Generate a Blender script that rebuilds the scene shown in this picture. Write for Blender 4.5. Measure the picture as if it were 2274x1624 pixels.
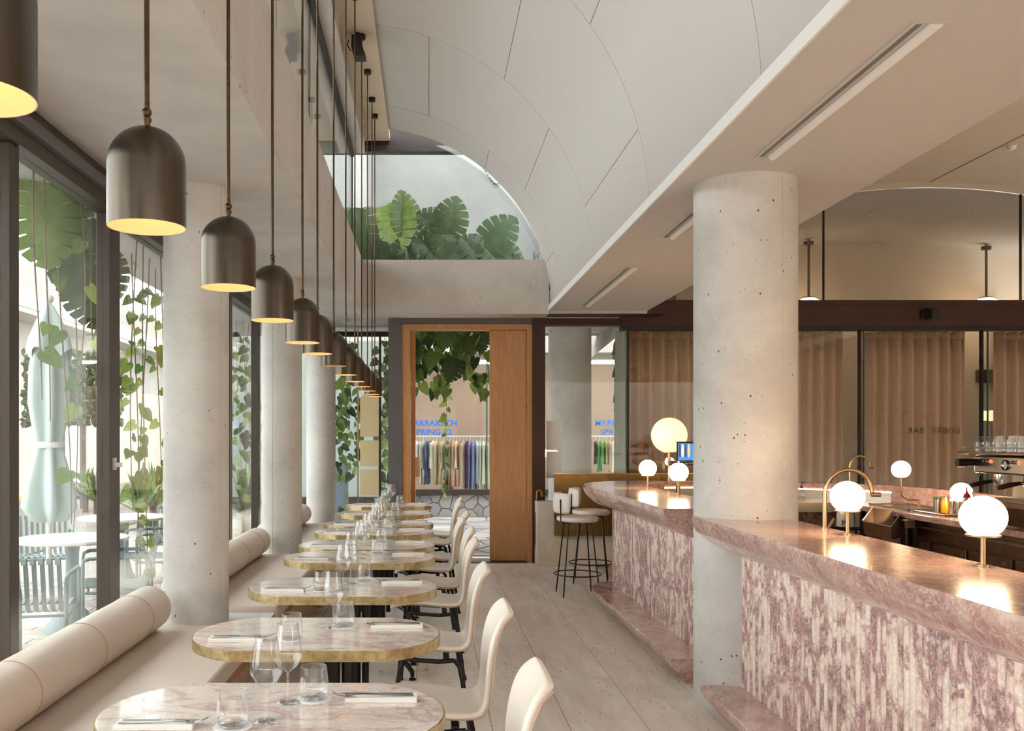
import bpy, bmesh, math, random
from mathutils import Vector, Matrix

random.seed(7)
for o in list(bpy.data.objects):
    bpy.data.objects.remove(o, do_unlink=True)
SC = bpy.context.scene
COL = SC.collection
PI = math.pi

# ------------------------------------------------------------------ camera, sky, sun, exposure
EYE, FPX = 1.52, 2050.0            # eye height in metres, focal length in pixels of a 2274 wide frame
VPX, VPY = 950.0, 968.0            # principal point of the shifted lens
cam_data = bpy.data.cameras.new('camera')
cam_data.sensor_width = 36.0
cam_data.lens = FPX / 2274.0 * 36.0
cam_data.shift_x = (1137.0 - VPX) / 2274.0
cam_data.shift_y = (VPY - 812.0) / 2274.0
cam_data.clip_start = 0.05
cam = bpy.data.objects.new('camera', cam_data)
COL.objects.link(cam)
cam.location = (0, 0, EYE)
cam.rotation_euler = (PI / 2, 0, 0)
SC.camera = cam

world = bpy.data.worlds.new('sky')
SC.world = world
world.use_nodes = True
bg = world.node_tree.nodes['Background']
bg.inputs['Color'].default_value = (0.985, 0.985, 0.975, 1)
bg.inputs['Strength'].default_value = 2.65

sun_data = bpy.data.lights.new('sun', 'SUN')
sun_data.energy = 1.1
sun_data.angle = math.radians(2.0)
sun_data.color = (1.0, 0.93, 0.82)
sun = bpy.data.objects.new('sun', sun_data)
COL.objects.link(sun)
sun.rotation_euler = Vector((-0.55, 0.25, -0.80)).to_track_quat('-Z', 'Y').to_euler()

SC.view_settings.view_transform = 'Standard'
SC.view_settings.look = 'None'
SC.view_settings.gamma = 1.0
SC.view_settings.use_curve_mapping = False
SC.view_settings.exposure = 1.02
cy = SC.cycles
cy.max_bounces = 6
cy.diffuse_bounces = 4
cy.use_adaptive_sampling = True
cy.adaptive_threshold = 0.09
cy.adaptive_min_samples = 12
cy.glossy_bounces = 4
cy.transmission_bounces = 5
cy.transparent_max_bounces = 24
cy.caustics_reflective = False
cy.caustics_refractive = False
cy.sample_clamp_indirect = 4.0

# ------------------------------------------------------------------ helpers
def at(px, py, d):
    """a point at distance d along the room, read off the photograph"""
    return Vector(((px - VPX) * d / FPX, d, EYE - (py - VPY) * d / FPX))

def s2l(c):
    return tuple(((v / 255.0) / 12.92 if v / 255.0 <= 0.04045 else ((v / 255.0 + 0.055) / 1.055) ** 2.4) for v in c)

class MB:
    """collects faces; build() links them as one mesh object"""
    def __init__(self):
        self.v, self.f = [], []
    def add(self, vs, fs):
        n = len(self.v)
        self.v.extend([tuple(p) for p in vs])
        self.f.extend([tuple(i + n for i in f) for f in fs])
        return self
    def box(self, x0, x1, y0, y1, z0, z1):
        vs = [(x, y, z) for z in (z0, z1) for y in (y0, y1) for x in (x0, x1)]
        return self.add(vs, [(0, 2, 3, 1), (4, 5, 7, 6), (0, 1, 5, 4), (2, 6, 7, 3), (0, 4, 6, 2), (1, 3, 7, 5)])
    def bar(self, p0, p1, w, t):
        """a bar of square section between two points"""
        p0, p1 = Vector(p0), Vector(p1)
        d = (p1 - p0).normalized()
        u = d.cross(Vector((0, 0, 1)))
        if u.length < 1e-4:
            u = Vector((1, 0, 0))
        u.normalize()
        w2 = d.cross(u)
        vs = []
        for p in (p0, p1):
            for a, b in ((-1, -1), (1, -1), (1, 1), (-1, 1)):
                vs.append(p + u * (a * w / 2) + w2 * (b * t / 2))
        return self.add(vs, [(0, 1, 2, 3), (7, 6, 5, 4), (0, 4, 5, 1), (1, 5, 6, 2), (2, 6, 7, 3), (3, 7, 4, 0)])
    def tube(self, path, r, seg=10, cap=True):
        """a round tube along a path; r is one radius or a list"""
        path = [Vector(p) for p in path]
        rr = r if isinstance(r, (list, tuple)) else [r] * len(path)
        n0 = len(self.v)
        ref = None
        for i, p in enumerate(path):
            a = path[max(i - 1, 0)]
            b = path[min(i + 1, len(path) - 1)]
            d = (b - a).normalized()
            if ref is None:
                ref = Vector((0, 0, 1)) if abs(d.z) < 0.9 else Vector((1, 0, 0))
            u = (ref - d * ref.dot(d))
            if u.length < 1e-5:
                u = d.orthogonal()
            u.normalize()
            ref = u
            w = d.cross(u)
            for k in range(seg):
                t = 2 * PI * k / seg
                self.v.append(tuple(p + (u * math.cos(t) + w * math.sin(t)) * rr[i]))
        for i in range(len(path) - 1):
            for k in range(seg):
                a, b = n0 + i * seg + k, n0 + i * seg + (k + 1) % seg
                self.f.append((a, b, b + seg, a + seg))
        if cap:
            self.f.append(tuple(n0 + k for k in range(seg))[::-1])
            e = n0 + (len(path) - 1) * seg
            self.f.append(tuple(e + k for k in range(seg)))
        return self
    def lathe(self, prof, c=(0, 0, 0), seg=24, axis='z'):
        n0 = len(self.v)
        for r, z in prof:
            for k in range(seg):
                t = 2 * PI * k / seg
                x, y = max(r, 1e-5) * math.cos(t), max(r, 1e-5) * math.sin(t)
                p = (x, y, z) if axis == 'z' else ((z, x, y) if axis == 'x' else (x, z, y))
                self.v.append((p[0] + c[0], p[1] + c[1], p[2] + c[2]))
        for i in range(len(prof) - 1):
            for k in range(seg):
                a, b = n0 + i * seg + k, n0 + i * seg + (k + 1) % seg
                self.f.append((a, b, b + seg, a + seg))
        return self
    def prism(self, pts, z0, z1):
        """pts: outline in x, y (counter-clockwise)"""
        n = len(pts)
        vs = [(p[0], p[1], z0) for p in pts] + [(p[0], p[1], z1) for p in pts]
        fs = [tuple(range(n))[::-1], tuple(range(n, 2 * n))]
        fs += [(i, (i + 1) % n, n + (i + 1) % n, n + i) for i in range(n)]
        return self.add(vs, fs)
    def extrude_y(self, prof, y0, y1):
        """closed outline in x, z carried along y"""
        n = len(prof)
        vs = [(p[0], y0, p[1]) for p in prof] + [(p[0], y1, p[1]) for p in prof]
        fs = [tuple(range(n)), tuple(range(n, 2 * n))[::-1]]
        fs += [(i, n + i, n + (i + 1) % n, (i + 1) % n) for i in range(n)]
        return self.add(vs, fs)
    def loft(self, rows, closed=False, caps=False):
        m = len(rows[0])
        vs = [p for r in rows for p in r]
        fs = []
        for i in range(len(rows) - 1):
            for k in range(m if closed else m - 1):
                a, b = i * m + k, i * m + (k + 1) % m
                fs.append((a, b, b + m, a + m))
        if caps:
            fs.append(tuple(range(m))[::-1])
            fs.append(tuple((len(rows) - 1) * m + k for k in range(m)))
        return self.add(vs, fs)
    def sphere(self, c, r, seg=16, ring=10, cut=None, sz=1.0):
        prof = []
        lo = -1.0 if cut is None else cut
        t0 = math.asin(max(-1, lo))
        for i in range(ring + 1):
            t = t0 + (PI / 2 - t0) * i / ring
            prof.append((r * math.cos(t), r * math.sin(t) * sz))
        return self.lathe(prof, c, seg)
    def build(self, name, m, parent=None, smooth=False, bevel=0.0, local=False):
        org = ORG.get(parent.name, Vector((0, 0, 0))) if parent else Vector((0, 0, 0))
        me = bpy.data.meshes.new(name)
        vs = self.v if (local or not parent) else [(p[0] - org[0], p[1] - org[1], p[2] - org[2]) for p in self.v]
        me.from_pydata(vs, [], self.f)
        me.update()
        bm = bmesh.new()
        bm.from_mesh(me)
        bmesh.ops.recalc_face_normals(bm, faces=bm.faces)
        bm.to_mesh(me)
        bm.free()
        o = bpy.data.objects.new(name, me)
        COL.objects.link(o)
        if m is not None:
            me.materials.append(MAT[m] if isinstance(m, str) else m)
        if parent is not None:
            o.parent = parent
            ORG[o.name] = org
        if smooth:
            for p in me.polygons:
                p.use_smooth = True
            if smooth != 'all':
                try:
                    me.set_sharp_from_angle(angle=math.radians(40 if smooth is True else smooth))
                except Exception:
                    pass
        if bevel > 0:
            b = o.modifiers.new('soft_edge', 'BEVEL')
            b.width = bevel
            b.segments = 2
            b.limit_method = 'ANGLE'
        return o

ORG = {}

def tag(o, label=None, cat=None, group=None, kind=None):
    if label:
        o['label'] = label
    if cat:
        o['category'] = cat
    if group:
        o['group'] = group
    if kind:
        o['kind'] = kind
    return o

def thing(name, loc, label, cat, group=None, rz=0.0):
    o = bpy.data.objects.new(name, None)
    o.empty_display_size = 0.1
    COL.objects.link(o)
    o.location = loc
    o.rotation_euler = (0, 0, rz)
    ORG[o.name] = Vector(loc)
    return tag(o, label, cat, group)

def structure(o):
    o['kind'] = 'structure'
    return o

def copy_tree(o, parent=None):
    c = o.copy()
    COL.objects.link(c)
    c.parent = parent
    for ch in o.children:
        copy_tree(ch, c)
    return c

def place(proto, loc, rz, label, used, scale=None):
    """move the first one itself, later ones are copies with copies of their parts"""
    o = proto if not used.get(proto.name) else copy_tree(proto)
    used[proto.name] = True
    o.location = loc
    o.rotation_euler = (0, 0, rz)
    if scale:
        o.scale = (scale, scale, scale)
    o['label'] = label
    return o

ORD = ['nearest', 'second nearest', 'third nearest', 'fourth nearest', 'fifth nearest', 'sixth nearest',
       'seventh nearest', 'eighth nearest', 'ninth nearest', 'tenth nearest', 'eleventh nearest',
       'twelfth nearest', 'thirteenth nearest']
USED = {}

# ------------------------------------------------------------------ materials
MAT = {}

def new_mat(name):
    m = bpy.data.materials.new(name)
    m.use_nodes = True
    MAT[name] = m
    nt = m.node_tree
    b = nt.nodes['Principled BSDF']
    return m, nt, b

def node(nt, kind, **kw):
    n = nt.nodes.new(kind)
    for k, v in kw.items():
        if k in n.inputs.keys():
            n.inputs[k].default_value = v
        else:
            setattr(n, k, v)
    return n

def plain(name, rgb, rough=0.5, metal=0.0, emit=None, estr=0.0, coat=0.0, lin=False):
    m, nt, b = new_mat(name)
    c = rgb if lin else s2l(rgb)
    b.inputs['Base Color'].default_value = (*c, 1)
    b.inputs['Roughness'].default_value = rough
    b.inputs['Metallic'].default_value = metal
    if coat:
        b.inputs['Coat Weight'].default_value = coat
        b.inputs['Coat Roughness'].default_value = 0.08
    if emit is not None:
        b.inputs['Emission Color'].default_value = (*emit, 1)
        b.inputs['Emission Strength'].default_value = estr
    return m

def ramp(nt, fac, stops, interp='LINEAR'):
    r = nt.nodes.new('ShaderNodeValToRGB')
    r.color_ramp.interpolation = interp
    el = r.color_ramp.elements
    while len(el) < len(stops):
        el.new(0.5)
    for e, (p, c) in zip(el, stops):
        e.position = p
        e.color = (*c, 1) if len(c) == 3 else c
    nt.links.new(fac, r.inputs['Fac'])
    return r

def coords(nt, scale=(1, 1, 1), rnd=0.0, place_based=False):
    tc = nt.nodes.new('ShaderNodeNewGeometry' if place_based else 'ShaderNodeTexCoord')
    mp = nt.nodes.new('ShaderNodeMapping')
    mp.inputs['Scale'].default_value = scale
    if rnd:
        oi = nt.nodes.new('ShaderNodeObjectInfo')
        mu = nt.nodes.new('ShaderNodeMath')
        mu.operation = 'MULTIPLY'
        mu.inputs[1].default_value = rnd
        nt.links.new(oi.outputs['Random'], mu.inputs[0])
        cb = nt.nodes.new('ShaderNodeCombineXYZ')
        for k in range(3):
            nt.links.new(mu.outputs[0], cb.inputs[k])
        nt.links.new(cb.outputs[0], mp.inputs['Location'])
    nt.links.new(tc.outputs['Position' if place_based else 'Object'], mp.inputs['Vector'])
    return mp.outputs['Vector']

def noise(nt, vec, scale, detail=4, rough=0.55, dist=0.0):
    n = nt.nodes.new('ShaderNodeTexNoise')
    n.inputs['Scale'].default_value = scale
    n.inputs['Detail'].default_value = detail
    n.inputs['Roughness'].default_value = rough
    n.inputs['Distortion'].default_value = dist
    nt.links.new(vec, n.inputs['Vector'])
    return n.outputs['Fac']

def mixc(nt, fac, a, b, mode='MIX'):
    m = nt.nodes.new('ShaderNodeMix')
    m.data_type = 'RGBA'
    m.blend_type = mode
    for sock, val in ((m.inputs['Factor'], fac), (m.inputs['A'], a), (m.inputs['B'], b)):
        pass
    ia, ib = [s for s in m.inputs if s.name == 'A' and s.type == 'RGBA'][0], [s for s in m.inputs if s.name == 'B' and s.type == 'RGBA'][0]
    fi = [s for s in m.inputs if s.name == 'Factor' and s.type == 'VALUE'][0]
    for sock, val in ((fi, fac), (ia, a), (ib, b)):
        if isinstance(val, (int, float)):
            sock.default_value = val
        elif isinstance(val, tuple):
            sock.default_value = (*val, 1)
        else:
            nt.links.new(val, sock)
    return [s for s in m.outputs if s.type == 'RGBA'][0]

def bump(nt, b, height, strength=0.2, dist=0.01):
    n = nt.nodes.new('ShaderNodeBump')
    n.inputs['Strength'].default_value = strength
    n.inputs['Distance'].default_value = dist
    nt.links.new(height, n.inputs['Height'])
    nt.links.new(n.outputs['Normal'], b.inputs['Normal'])

def pits(nt, vec, scale, size, keep):
    """sparse small dark holes: 1 inside a hole"""
    v = nt.nodes.new('ShaderNodeTexVoronoi')
    v.inputs['Scale'].default_value = scale
    nt.links.new(vec, v.inputs['Vector'])
    a = nt.nodes.new('ShaderNodeMath'); a.operation = 'LESS_THAN'; a.inputs[1].default_value = size
    nt.links.new(v.outputs['Distance'], a.inputs[0])
    sp = nt.nodes.new('ShaderNodeSeparateColor')
    nt.links.new(v.outputs['Color'], sp.inputs[0])
    c = nt.nodes.new('ShaderNodeMath'); c.operation = 'GREATER_THAN'; c.inputs[1].default_value = 1 - keep
    nt.links.new(sp.outputs[0], c.inputs[0])
    d = nt.nodes.new('ShaderNodeMath'); d.operation = 'MULTIPLY'
    nt.links.new(a.outputs[0], d.inputs[0]); nt.links.new(c.outputs[0], d.inputs[1])
    return d.outputs[0]

def concrete(name, ca, cb, hole=True, board=False):
    m, nt, b = new_mat(name)
    v = coords(nt)
    n1 = noise(nt, v, 1.6, 5, 0.6, 0.3)
    r = ramp(nt, n1, [(0.3, s2l(ca)), (0.7, s2l(cb))])
    v2 = coords(nt, (6, 6, 40) if board else (22, 22, 26))
    n2 = noise(nt, v2, 1.0, 3)
    r2 = ramp(nt, n2, [(0.3, (0.96, 0.96, 0.96)), (0.7, (1.02, 1.02, 1.02))])
    col = mixc(nt, 1.0, r.outputs[0], r2.outputs[0], 'MULTIPLY')
    if hole:
        h = pits(nt, coords(nt, (1, 1, 0.8)), 16, 0.085, 0.45)
        h2 = pits(nt, v, 34, 0.10, 0.25)
        col = mixc(nt, h, col, s2l((95, 88, 82)))
        col = mixc(nt, h2, col, s2l((125, 117, 110)))
    nt.links.new(col, b.inputs['Base Color'])
    b.inputs['Roughness'].default_value = 0.75
    bump(nt, b, n2, 0.08)
    return m

concrete('concrete', (190, 186, 181), (220, 217, 212))
concrete('concrete_soffit', (192, 189, 186), (210, 207, 204), hole=False, board=True)
concrete('concrete_beam', (184, 177, 170), (206, 199, 191))
concrete('concrete_white', (206, 207, 206), (222, 222, 220), hole=False, board=True)
plain('plaster', (196, 192, 188), 0.8)
plain('plaster_lit_white', (234, 233, 231), 0.7)  # lighter copy of plaster, with light on the soffit edge in its colour
plain('slot_grey', (112, 116, 120), 0.6)
plain('sign_plate', (214, 196, 152), 0.45)
plain('plaster_back', (120, 116, 112), 0.9)
plain('plaster_warm_lit', (214, 198, 176), 0.8)  # warm lamp light over the bar is tinted into this plaster
plain('ground_grey', (168, 164, 158), 0.9)
plain('plaster_tan', (204, 192, 174), 0.8)
plain('charcoal_frame', (92, 90, 90), 0.4)
plain('bronze_frame', (74, 66, 60), 0.38, 0.35)
plain('brown_steel', (58, 32, 23), 0.5, 0.1)
plain('dark_steel', (40, 33, 30), 0.5, 0.2)
plain('black_metal', (24, 24, 26), 0.32, 0.3)
plain('rubber', (20, 20, 20), 0.6)
plain('steel', (170, 165, 158), 0.28, 1.0)
plain('chrome', (205, 205, 205), 0.12, 1.0)
plain('cutlery_steel', (190, 190, 192), 0.16, 1.0)
plain('napkin_cloth', (240, 236, 230), 0.9)
plain('paper', (240, 240, 238), 0.85)
plain('porcelain', (238, 234, 228), 0.25, coat=0.5)
plain('blue_letters', (40, 120, 225), 0.5)
plain('letters_dark', (96, 68, 36), 0.5)
plain('white_letters', (235, 230, 220), 0.6)
plain('black_plastic', (28, 24, 23), 0.45)
plain('latch_grey', (205, 205, 205), 0.35, 0.3)
plain('orange_juice', (226, 150, 30), 0.3)
plain('red_plastic', (205, 40, 30), 0.35)
plain('red_glow', (255, 70, 40), 0.4, emit=(1.0, 0.12, 0.05), estr=2.0)
plain('stem_brown', (120, 104, 82), 0.8)
plain('bark', (98, 82, 66), 0.9)
plain('umbrella_fabric', (184, 202, 200), 0.8)
plain('outdoor_paint', (108, 130, 132), 0.5)
plain('table_stone', (226, 222, 214), 0.5)
plain('planter_grey', (120, 132, 148), 0.55)
plain('planter_cream', (222, 216, 204), 0.7)
plain('shop_wall', (190, 168, 156), 0.8)
plain('mortar', (206, 204, 200), 0.9)
plain('roof_shingle', (150, 138, 128), 0.8)
plain('sky_screen', (158, 146, 134), 0.9)
concrete('mezzanine_concrete', (176, 178, 178), (192, 193, 192), hole=False, board=True)
plain('house_wall', (176, 172, 166), 0.8)
plain('asphalt', (128, 122, 116), 0.9)
plain('yellow_paint', (232, 190, 70), 0.7)
plain('ochre_wall', (226, 170, 112), 0.8)
plain('hanger_white', (235, 235, 235), 0.5)
plain('bench_stone', (196, 172, 146), 0.7)
plain('umbrella_dark', (52, 40, 36), 0.7)
plain('cane', (190, 130, 66), 0.4)
plain('screen_blue', (60, 130, 200), 0.3, emit=s2l((60, 130, 200)), estr=0.5)
plain('screen_dark', (60, 62, 70), 0.3, emit=s2l((90, 92, 100)), estr=0.3)
plain('screen_white', (220, 225, 230), 0.3, emit=s2l((210, 215, 220)), estr=0.6)
plain('screen_peach', (230, 180, 140), 0.3, emit=s2l((230, 180, 140)), estr=0.5)

def globe_glass(name, col, strength):
    m, nt, b = new_mat(name)
    b.inputs['Base Color'].default_value = (0.9, 0.85, 0.75, 1)
    b.inputs['Roughness'].default_value = 0.25
    b.inputs['Emission Color'].default_value = (*col, 1)
    b.inputs['Emission Strength'].default_value = strength
globe_glass('globe_glow', (1.0, 0.69, 0.40), 24.0)
globe_glass('globe_soft', (1.0, 0.72, 0.36), 0.62)
globe_glass('bulb_glow', (1.0, 0.72, 0.45), 6.5)
globe_glass('lobby_glow', (1.0, 0.72, 0.44), 6.0)
globe_glass('led_strip', (1.0, 0.66, 0.36), 3.0)
plain('bulb_off', (235, 230, 220), 0.3)

def thin_glass(name, tint=(1, 1, 1), base=0.05, gain=0.85, edge=None):
    """thin clear pane: reflects more, and absorbs more, the more obliquely it is seen"""
    m, nt, b = new_mat(name)
    nt.nodes.remove(b)
    out = nt.nodes['Material Output']
    tr = node(nt, 'ShaderNodeBsdfTransparent'); tr.inputs['Color'].default_value = (*tint, 1)
    gl = node(nt, 'ShaderNodeBsdfGlossy'); gl.inputs['Roughness'].default_value = 0.0
    gl.inputs['Color'].default_value = (1, 1, 1, 1)
    lw = node(nt, 'ShaderNodeLayerWeight'); lw.inputs['Blend'].default_value = 0.5
    pw = node(nt, 'ShaderNodeMath', operation='POWER'); pw.inputs[1].default_value = 4.0
    ma = node(nt, 'ShaderNodeMath', operation='MULTIPLY_ADD'); ma.inputs[1].default_value = gain; ma.inputs[2].default_value = base
    ma.use_clamp = True
    mx = node(nt, 'ShaderNodeMixShader')
    nt.links.new(lw.outputs['Facing'], pw.inputs[0]); nt.links.new(pw.outputs[0], ma.inputs[0])
    if edge:
        r = ramp(nt, lw.outputs['Facing'], [(0.35, tint), (0.8, tuple((a + b) / 2 for a, b in zip(tint, edge))), (0.97, edge)])
        nt.links.new(r.outputs[0], tr.inputs['Color'])
    nt.links.new(ma.outputs[0], mx.inputs['Fac'])
    nt.links.new(tr.outputs[0], mx.inputs[1]); nt.links.new(gl.outputs[0], mx.inputs[2])
    nt.links.new(mx.outputs[0], out.inputs['Surface'])
    return m
thin_glass('window_glass', (0.96, 0.985, 0.98), 0.035, 0.75)
thin_glass('drink_glass', (0.96, 0.965, 0.97), 0.09, 0.9, (0.55, 0.56, 0.58))
thin_glass('partition_glass', (0.975, 0.98, 0.975), 0.05, 0.7)
plain('glass_edge', (40, 92, 84), 0.2)

def leather(name, c):
    m, nt, b = new_mat(name)
    v = coords(nt, (1, 1, 1), 9.0)
    n = noise(nt, v, 2.2, 3)
    r = ramp(nt, n, [(0.3, s2l(c)), (0.75, s2l(tuple(min(255, k * 1.04) for k in c)))])
    nt.links.new(r.outputs[0], b.inputs['Base Color'])
    b.inputs['Roughness'].default_value = 0.42
    bump(nt, b, noise(nt, v, 160, 2), 0.03, 0.002)
leather('leather_cream', (226, 215, 203))
leather('leather_bench', (212, 197, 184))
plain('piping', (176, 150, 128), 0.5)

def marble(name, stops, sc, stretch, rnd, rough, vein=(236, 226, 216), veinw=0.5, coat=0.3, place_based=False):
    m, nt, b = new_mat(name)
    v = coords(nt, stretch, rnd, place_based)
    big = noise(nt, v, sc, 4, 0.62, 1.4)
    r = ramp(nt, big, stops)
    fine = noise(nt, v, sc * 4.5, 4, 0.7, 1.5)
    rv = ramp(nt, fine, [(0.46, (0, 0, 0)), (0.5, (1, 1, 1)), (0.54, (0, 0, 0))])
    f = nt.nodes.new('ShaderNodeMath'); f.operation = 'MULTIPLY'; f.inputs[1].default_value = veinw
    nt.links.new(rv.outputs[0], f.inputs[0])
    col = mixc(nt, f.outputs[0], r.outputs[0], s2l(vein))
    fl = noise(nt, v, sc * 16, 2, 0.6, 0.0)
    rf = ramp(nt, fl, [(0.35, (0.86, 0.83, 0.83)), (0.65, (1.06, 1.05, 1.05))])
    col = mixc(nt, 1.0, col, rf.outputs[0], 'MULTIPLY')
    nt.links.new(col, b.inputs['Base Color'])
    b.inputs['Roughness'].default_value = rough
    b.inputs['Coat Weight'].default_value = coat
    b.inputs['Coat Roughness'].default_value = 0.06
    return m
marble('marble_top', [(0.32, s2l((216, 186, 172))), (0.48, s2l((194, 152, 142))), (0.6, s2l((172, 126, 120))), (0.74, s2l((210, 182, 170)))],
       3.2, (1.0, 0.8, 1.0), 0.0, 0.22, veinw=0.5, coat=0.5)
marble('marble_reed', [(0.36, s2l((246, 234, 220))), (0.455, s2l((234, 214, 200))), (0.51, s2l((192, 152, 149))), (0.60, s2l((148, 111, 114))), (0.68, s2l((228, 210, 198)))],
       5.6, (1.0, 1.0, 0.8), 0.16, 0.3, veinw=0.7, coat=0.2, place_based=True)
marble('marble_table', [(0.36, s2l((238, 231, 221))), (0.53, s2l((230, 219, 209))), (0.62, s2l((202, 174, 170))), (0.70, s2l((228, 214, 205)))],
       4.6, (1.0, 1.8, 1.0), 17.0, 0.2, vein=(206, 184, 178), veinw=0.35, coat=0.5)

def travertine(name, ca, cb, rnd):
    m, nt, b = new_mat(name)
    v = coords(nt, (5, 0.9, 5), rnd)
    n = noise(nt, v, 1.6, 6, 0.62, 0.4)
    r = ramp(nt, n, [(0.3, s2l(ca)), (0.7, s2l(cb))])
    v2 = coords(nt, (1, 0.16, 1), rnd)
    p = pits(nt, v2, 64, 0.20, 0.42)
    mask = ramp(nt, noise(nt, v2, 4.0, 3), [(0.42, (0.05, 0.05, 0.05)), (0.6, (1, 1, 1))])
    f = nt.nodes.new('ShaderNodeMath'); f.operation = 'MULTIPLY'
    nt.links.new(p, f.inputs[0]); nt.links.new(mask.outputs[0], f.inputs[1])
    col = mixc(nt, f.outputs[0], r.outputs[0], s2l((118, 108, 98)))
    nt.links.new(col, b.inputs['Base Color'])
    b.inputs['Roughness'].default_value = 0.5
travertine('travertine', (218, 207, 195), (243, 235, 225), 11.0)
travertine('travertine_wall', (214, 202, 186), (228, 218, 204), 5.0)

def metal_worn(name, ca, cb, rough, sc=9.0, stretch=(1, 1, 1), metal=1.0):
    m, nt, b = new_mat(name)
    v = coords(nt, stretch, 3.0)
    n = noise(nt, v, sc, 6, 0.65, 0.5)
    r = ramp(nt, n, [(0.32, s2l(ca)), (0.68, s2l(cb))])
    nt.links.new(r.outputs[0], b.inputs['Base Color'])
    b.inputs['Metallic'].default_value = metal
    b.inputs['Roughness'].default_value = rough
metal_worn('brass_aged', (160, 138, 92), (214, 198, 152), 0.4, 26.0)
metal_worn('brass', (172, 142, 104), (188, 158, 118), 0.28, 4.0)
metal_worn('brass_panel', (122, 98, 60), (156, 128, 84), 0.38, 3.0)
metal_worn('pendant_bronze', (80, 72, 63), (94, 86, 76), 0.31, 3.0, (20, 20, 0.5))
metal_worn('rod_bronze', (74, 61, 48), (100, 82, 62), 0.4, 30.0)
metal_worn('steel_brown', (120, 104, 90), (150, 132, 114), 0.32, 3.0)
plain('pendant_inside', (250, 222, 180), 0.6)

def wood(name, ca, cb, sc=(1.2, 14, 0.9)):
    m, nt, b = new_mat(name)
    v = coords(nt, sc, 2.0)
    n = noise(nt, v, 3.0, 6, 0.6, 1.4)
    r = ramp(nt, n, [(0.3, s2l(ca)), (0.7, s2l(cb))])
    nt.links.new(r.outputs[0], b.inputs['Base Color'])
    b.inputs['Roughness'].default_value = 0.45
wood('oak', (178, 124, 76), (204, 154, 104), (14, 14, 0.9))
wood('bench_wood', (146, 98, 60), (176, 124, 80), (14, 0.9, 14))

def linen(name, ca, cb):
    m, nt, b = new_mat(name)
    v = coords(nt, (2.0, 2.0, 120))
    n = noise(nt, v, 1.5, 3)
    r = ramp(nt, n, [(0.3, s2l(ca)), (0.7, s2l(cb))])
    nt.links.new(r.outputs[0], b.inputs['Base Color'])
    b.inputs['Roughness'].default_value = 0.9
    out = nt.nodes['Material Output']
    tl = node(nt, 'ShaderNodeBsdfTranslucent'); nt.links.new(r.outputs[0], tl.inputs['Color'])
    mx = node(nt, 'ShaderNodeMixShader'); mx.inputs['Fac'].default_value = 0.3
    nt.links.new(b.outputs[0], mx.inputs[1]); nt.links.new(tl.outputs[0], mx.inputs[2])
    nt.links.new(mx.outputs[0], out.inputs['Surface'])
linen('linen', (214, 182, 150), (230, 202, 172))
linen('linen_band', (190, 150, 114), (202, 162, 126))

def leaf_mat(name, ca, cb, tr=0.3):
    m, nt, b = new_mat(name)
    v = coords(nt, (1, 1, 1), 5.0)
    n = noise(nt, v, 9, 3)
    oi = nt.nodes.new('ShaderNodeObjectInfo')
    ad = nt.nodes.new('ShaderNodeMath'); ad.operation = 'MULTIPLY_ADD'; ad.inputs[1].default_value = 0.5
    nt.links.new(oi.outputs['Random'], ad.inputs[0]); 
    sb = nt.nodes.new('ShaderNodeMath'); sb.operation = 'SUBTRACT'; sb.inputs[1].default_value = 0.25
    nt.links.new(n, sb.inputs[0]); nt.links.new(sb.outputs[0], ad.inputs[2])
    r = ramp(nt, ad.outputs[0], [(0.2, s2l(ca)), (0.85, s2l(cb))])
    nt.links.new(r.outputs[0], b.inputs['Base Color'])
    b.inputs['Roughness'].default_value = 0.4
    out = nt.nodes['Material Output']
    tl = node(nt, 'ShaderNodeBsdfTranslucent'); nt.links.new(r.outputs[0], tl.inputs['Color'])
    mx = node(nt, 'ShaderNodeMixShader'); mx.inputs['Fac'].default_value = tr
    nt.links.new(b.outputs[0], mx.inputs[1]); nt.links.new(tl.outputs[0], mx.inputs[2])
    nt.links.new(mx.outputs[0], out.inputs['Surface'])
leaf_mat('leaf_dark', (42, 64, 38), (74, 98, 56))
leaf_mat('leaf_mid', (84, 118, 54), (134, 162, 88))
leaf_mat('leaf_light', (122, 150, 62), (178, 196, 110))
leaf_mat('leaf_olive', (56, 78, 40), (94, 118, 62))
leaf_mat('ivy', (44, 60, 40), (84, 100, 66), 0.1)

def stone_mat(name, ca, cb, rnd=7.0):
    m, nt, b = new_mat(name)
    v = coords(nt, (1, 1, 1), rnd)
    n = noise(nt, v, 2.5, 5)
    oi = nt.nodes.new('ShaderNodeObjectInfo')
    r = ramp(nt, oi.outputs['Random'], [(0.0, s2l(ca)), (1.0, s2l(cb))])
    r2 = ramp(nt, n, [(0.3, (0.88, 0.88, 0.88)), (0.7, (1.06, 1.06, 1.06))])
    nt.links.new(mixc(nt, 1.0, r.outputs[0], r2.outputs[0], 'MULTIPLY'), b.inputs['Base Color'])
    b.inputs['Roughness'].default_value = 0.6
plain('pane_reflection_green', (150, 158, 140), 0.15)  # opaque green, plant reflections in the glass put into the colour
plain('pale_glazing', (178, 188, 186), 0.3)
stone_mat('flagstone', (132, 134, 140), (176, 172, 166))
stone_mat('paver', (150, 142, 136), (182, 175, 168))

# ================================================================== THE SETTING
def sbox(name, m, *b, parent=None, bevel=0.0):
    o = MB().box(*b).build(name, m, parent, bevel=bevel)
    return o if parent else structure(o)

Y0, YD = -1.6, 11.13          # rear end of the room, plane of the door wall
ZS = 2.926                    # underside of the concrete soffit
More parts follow.
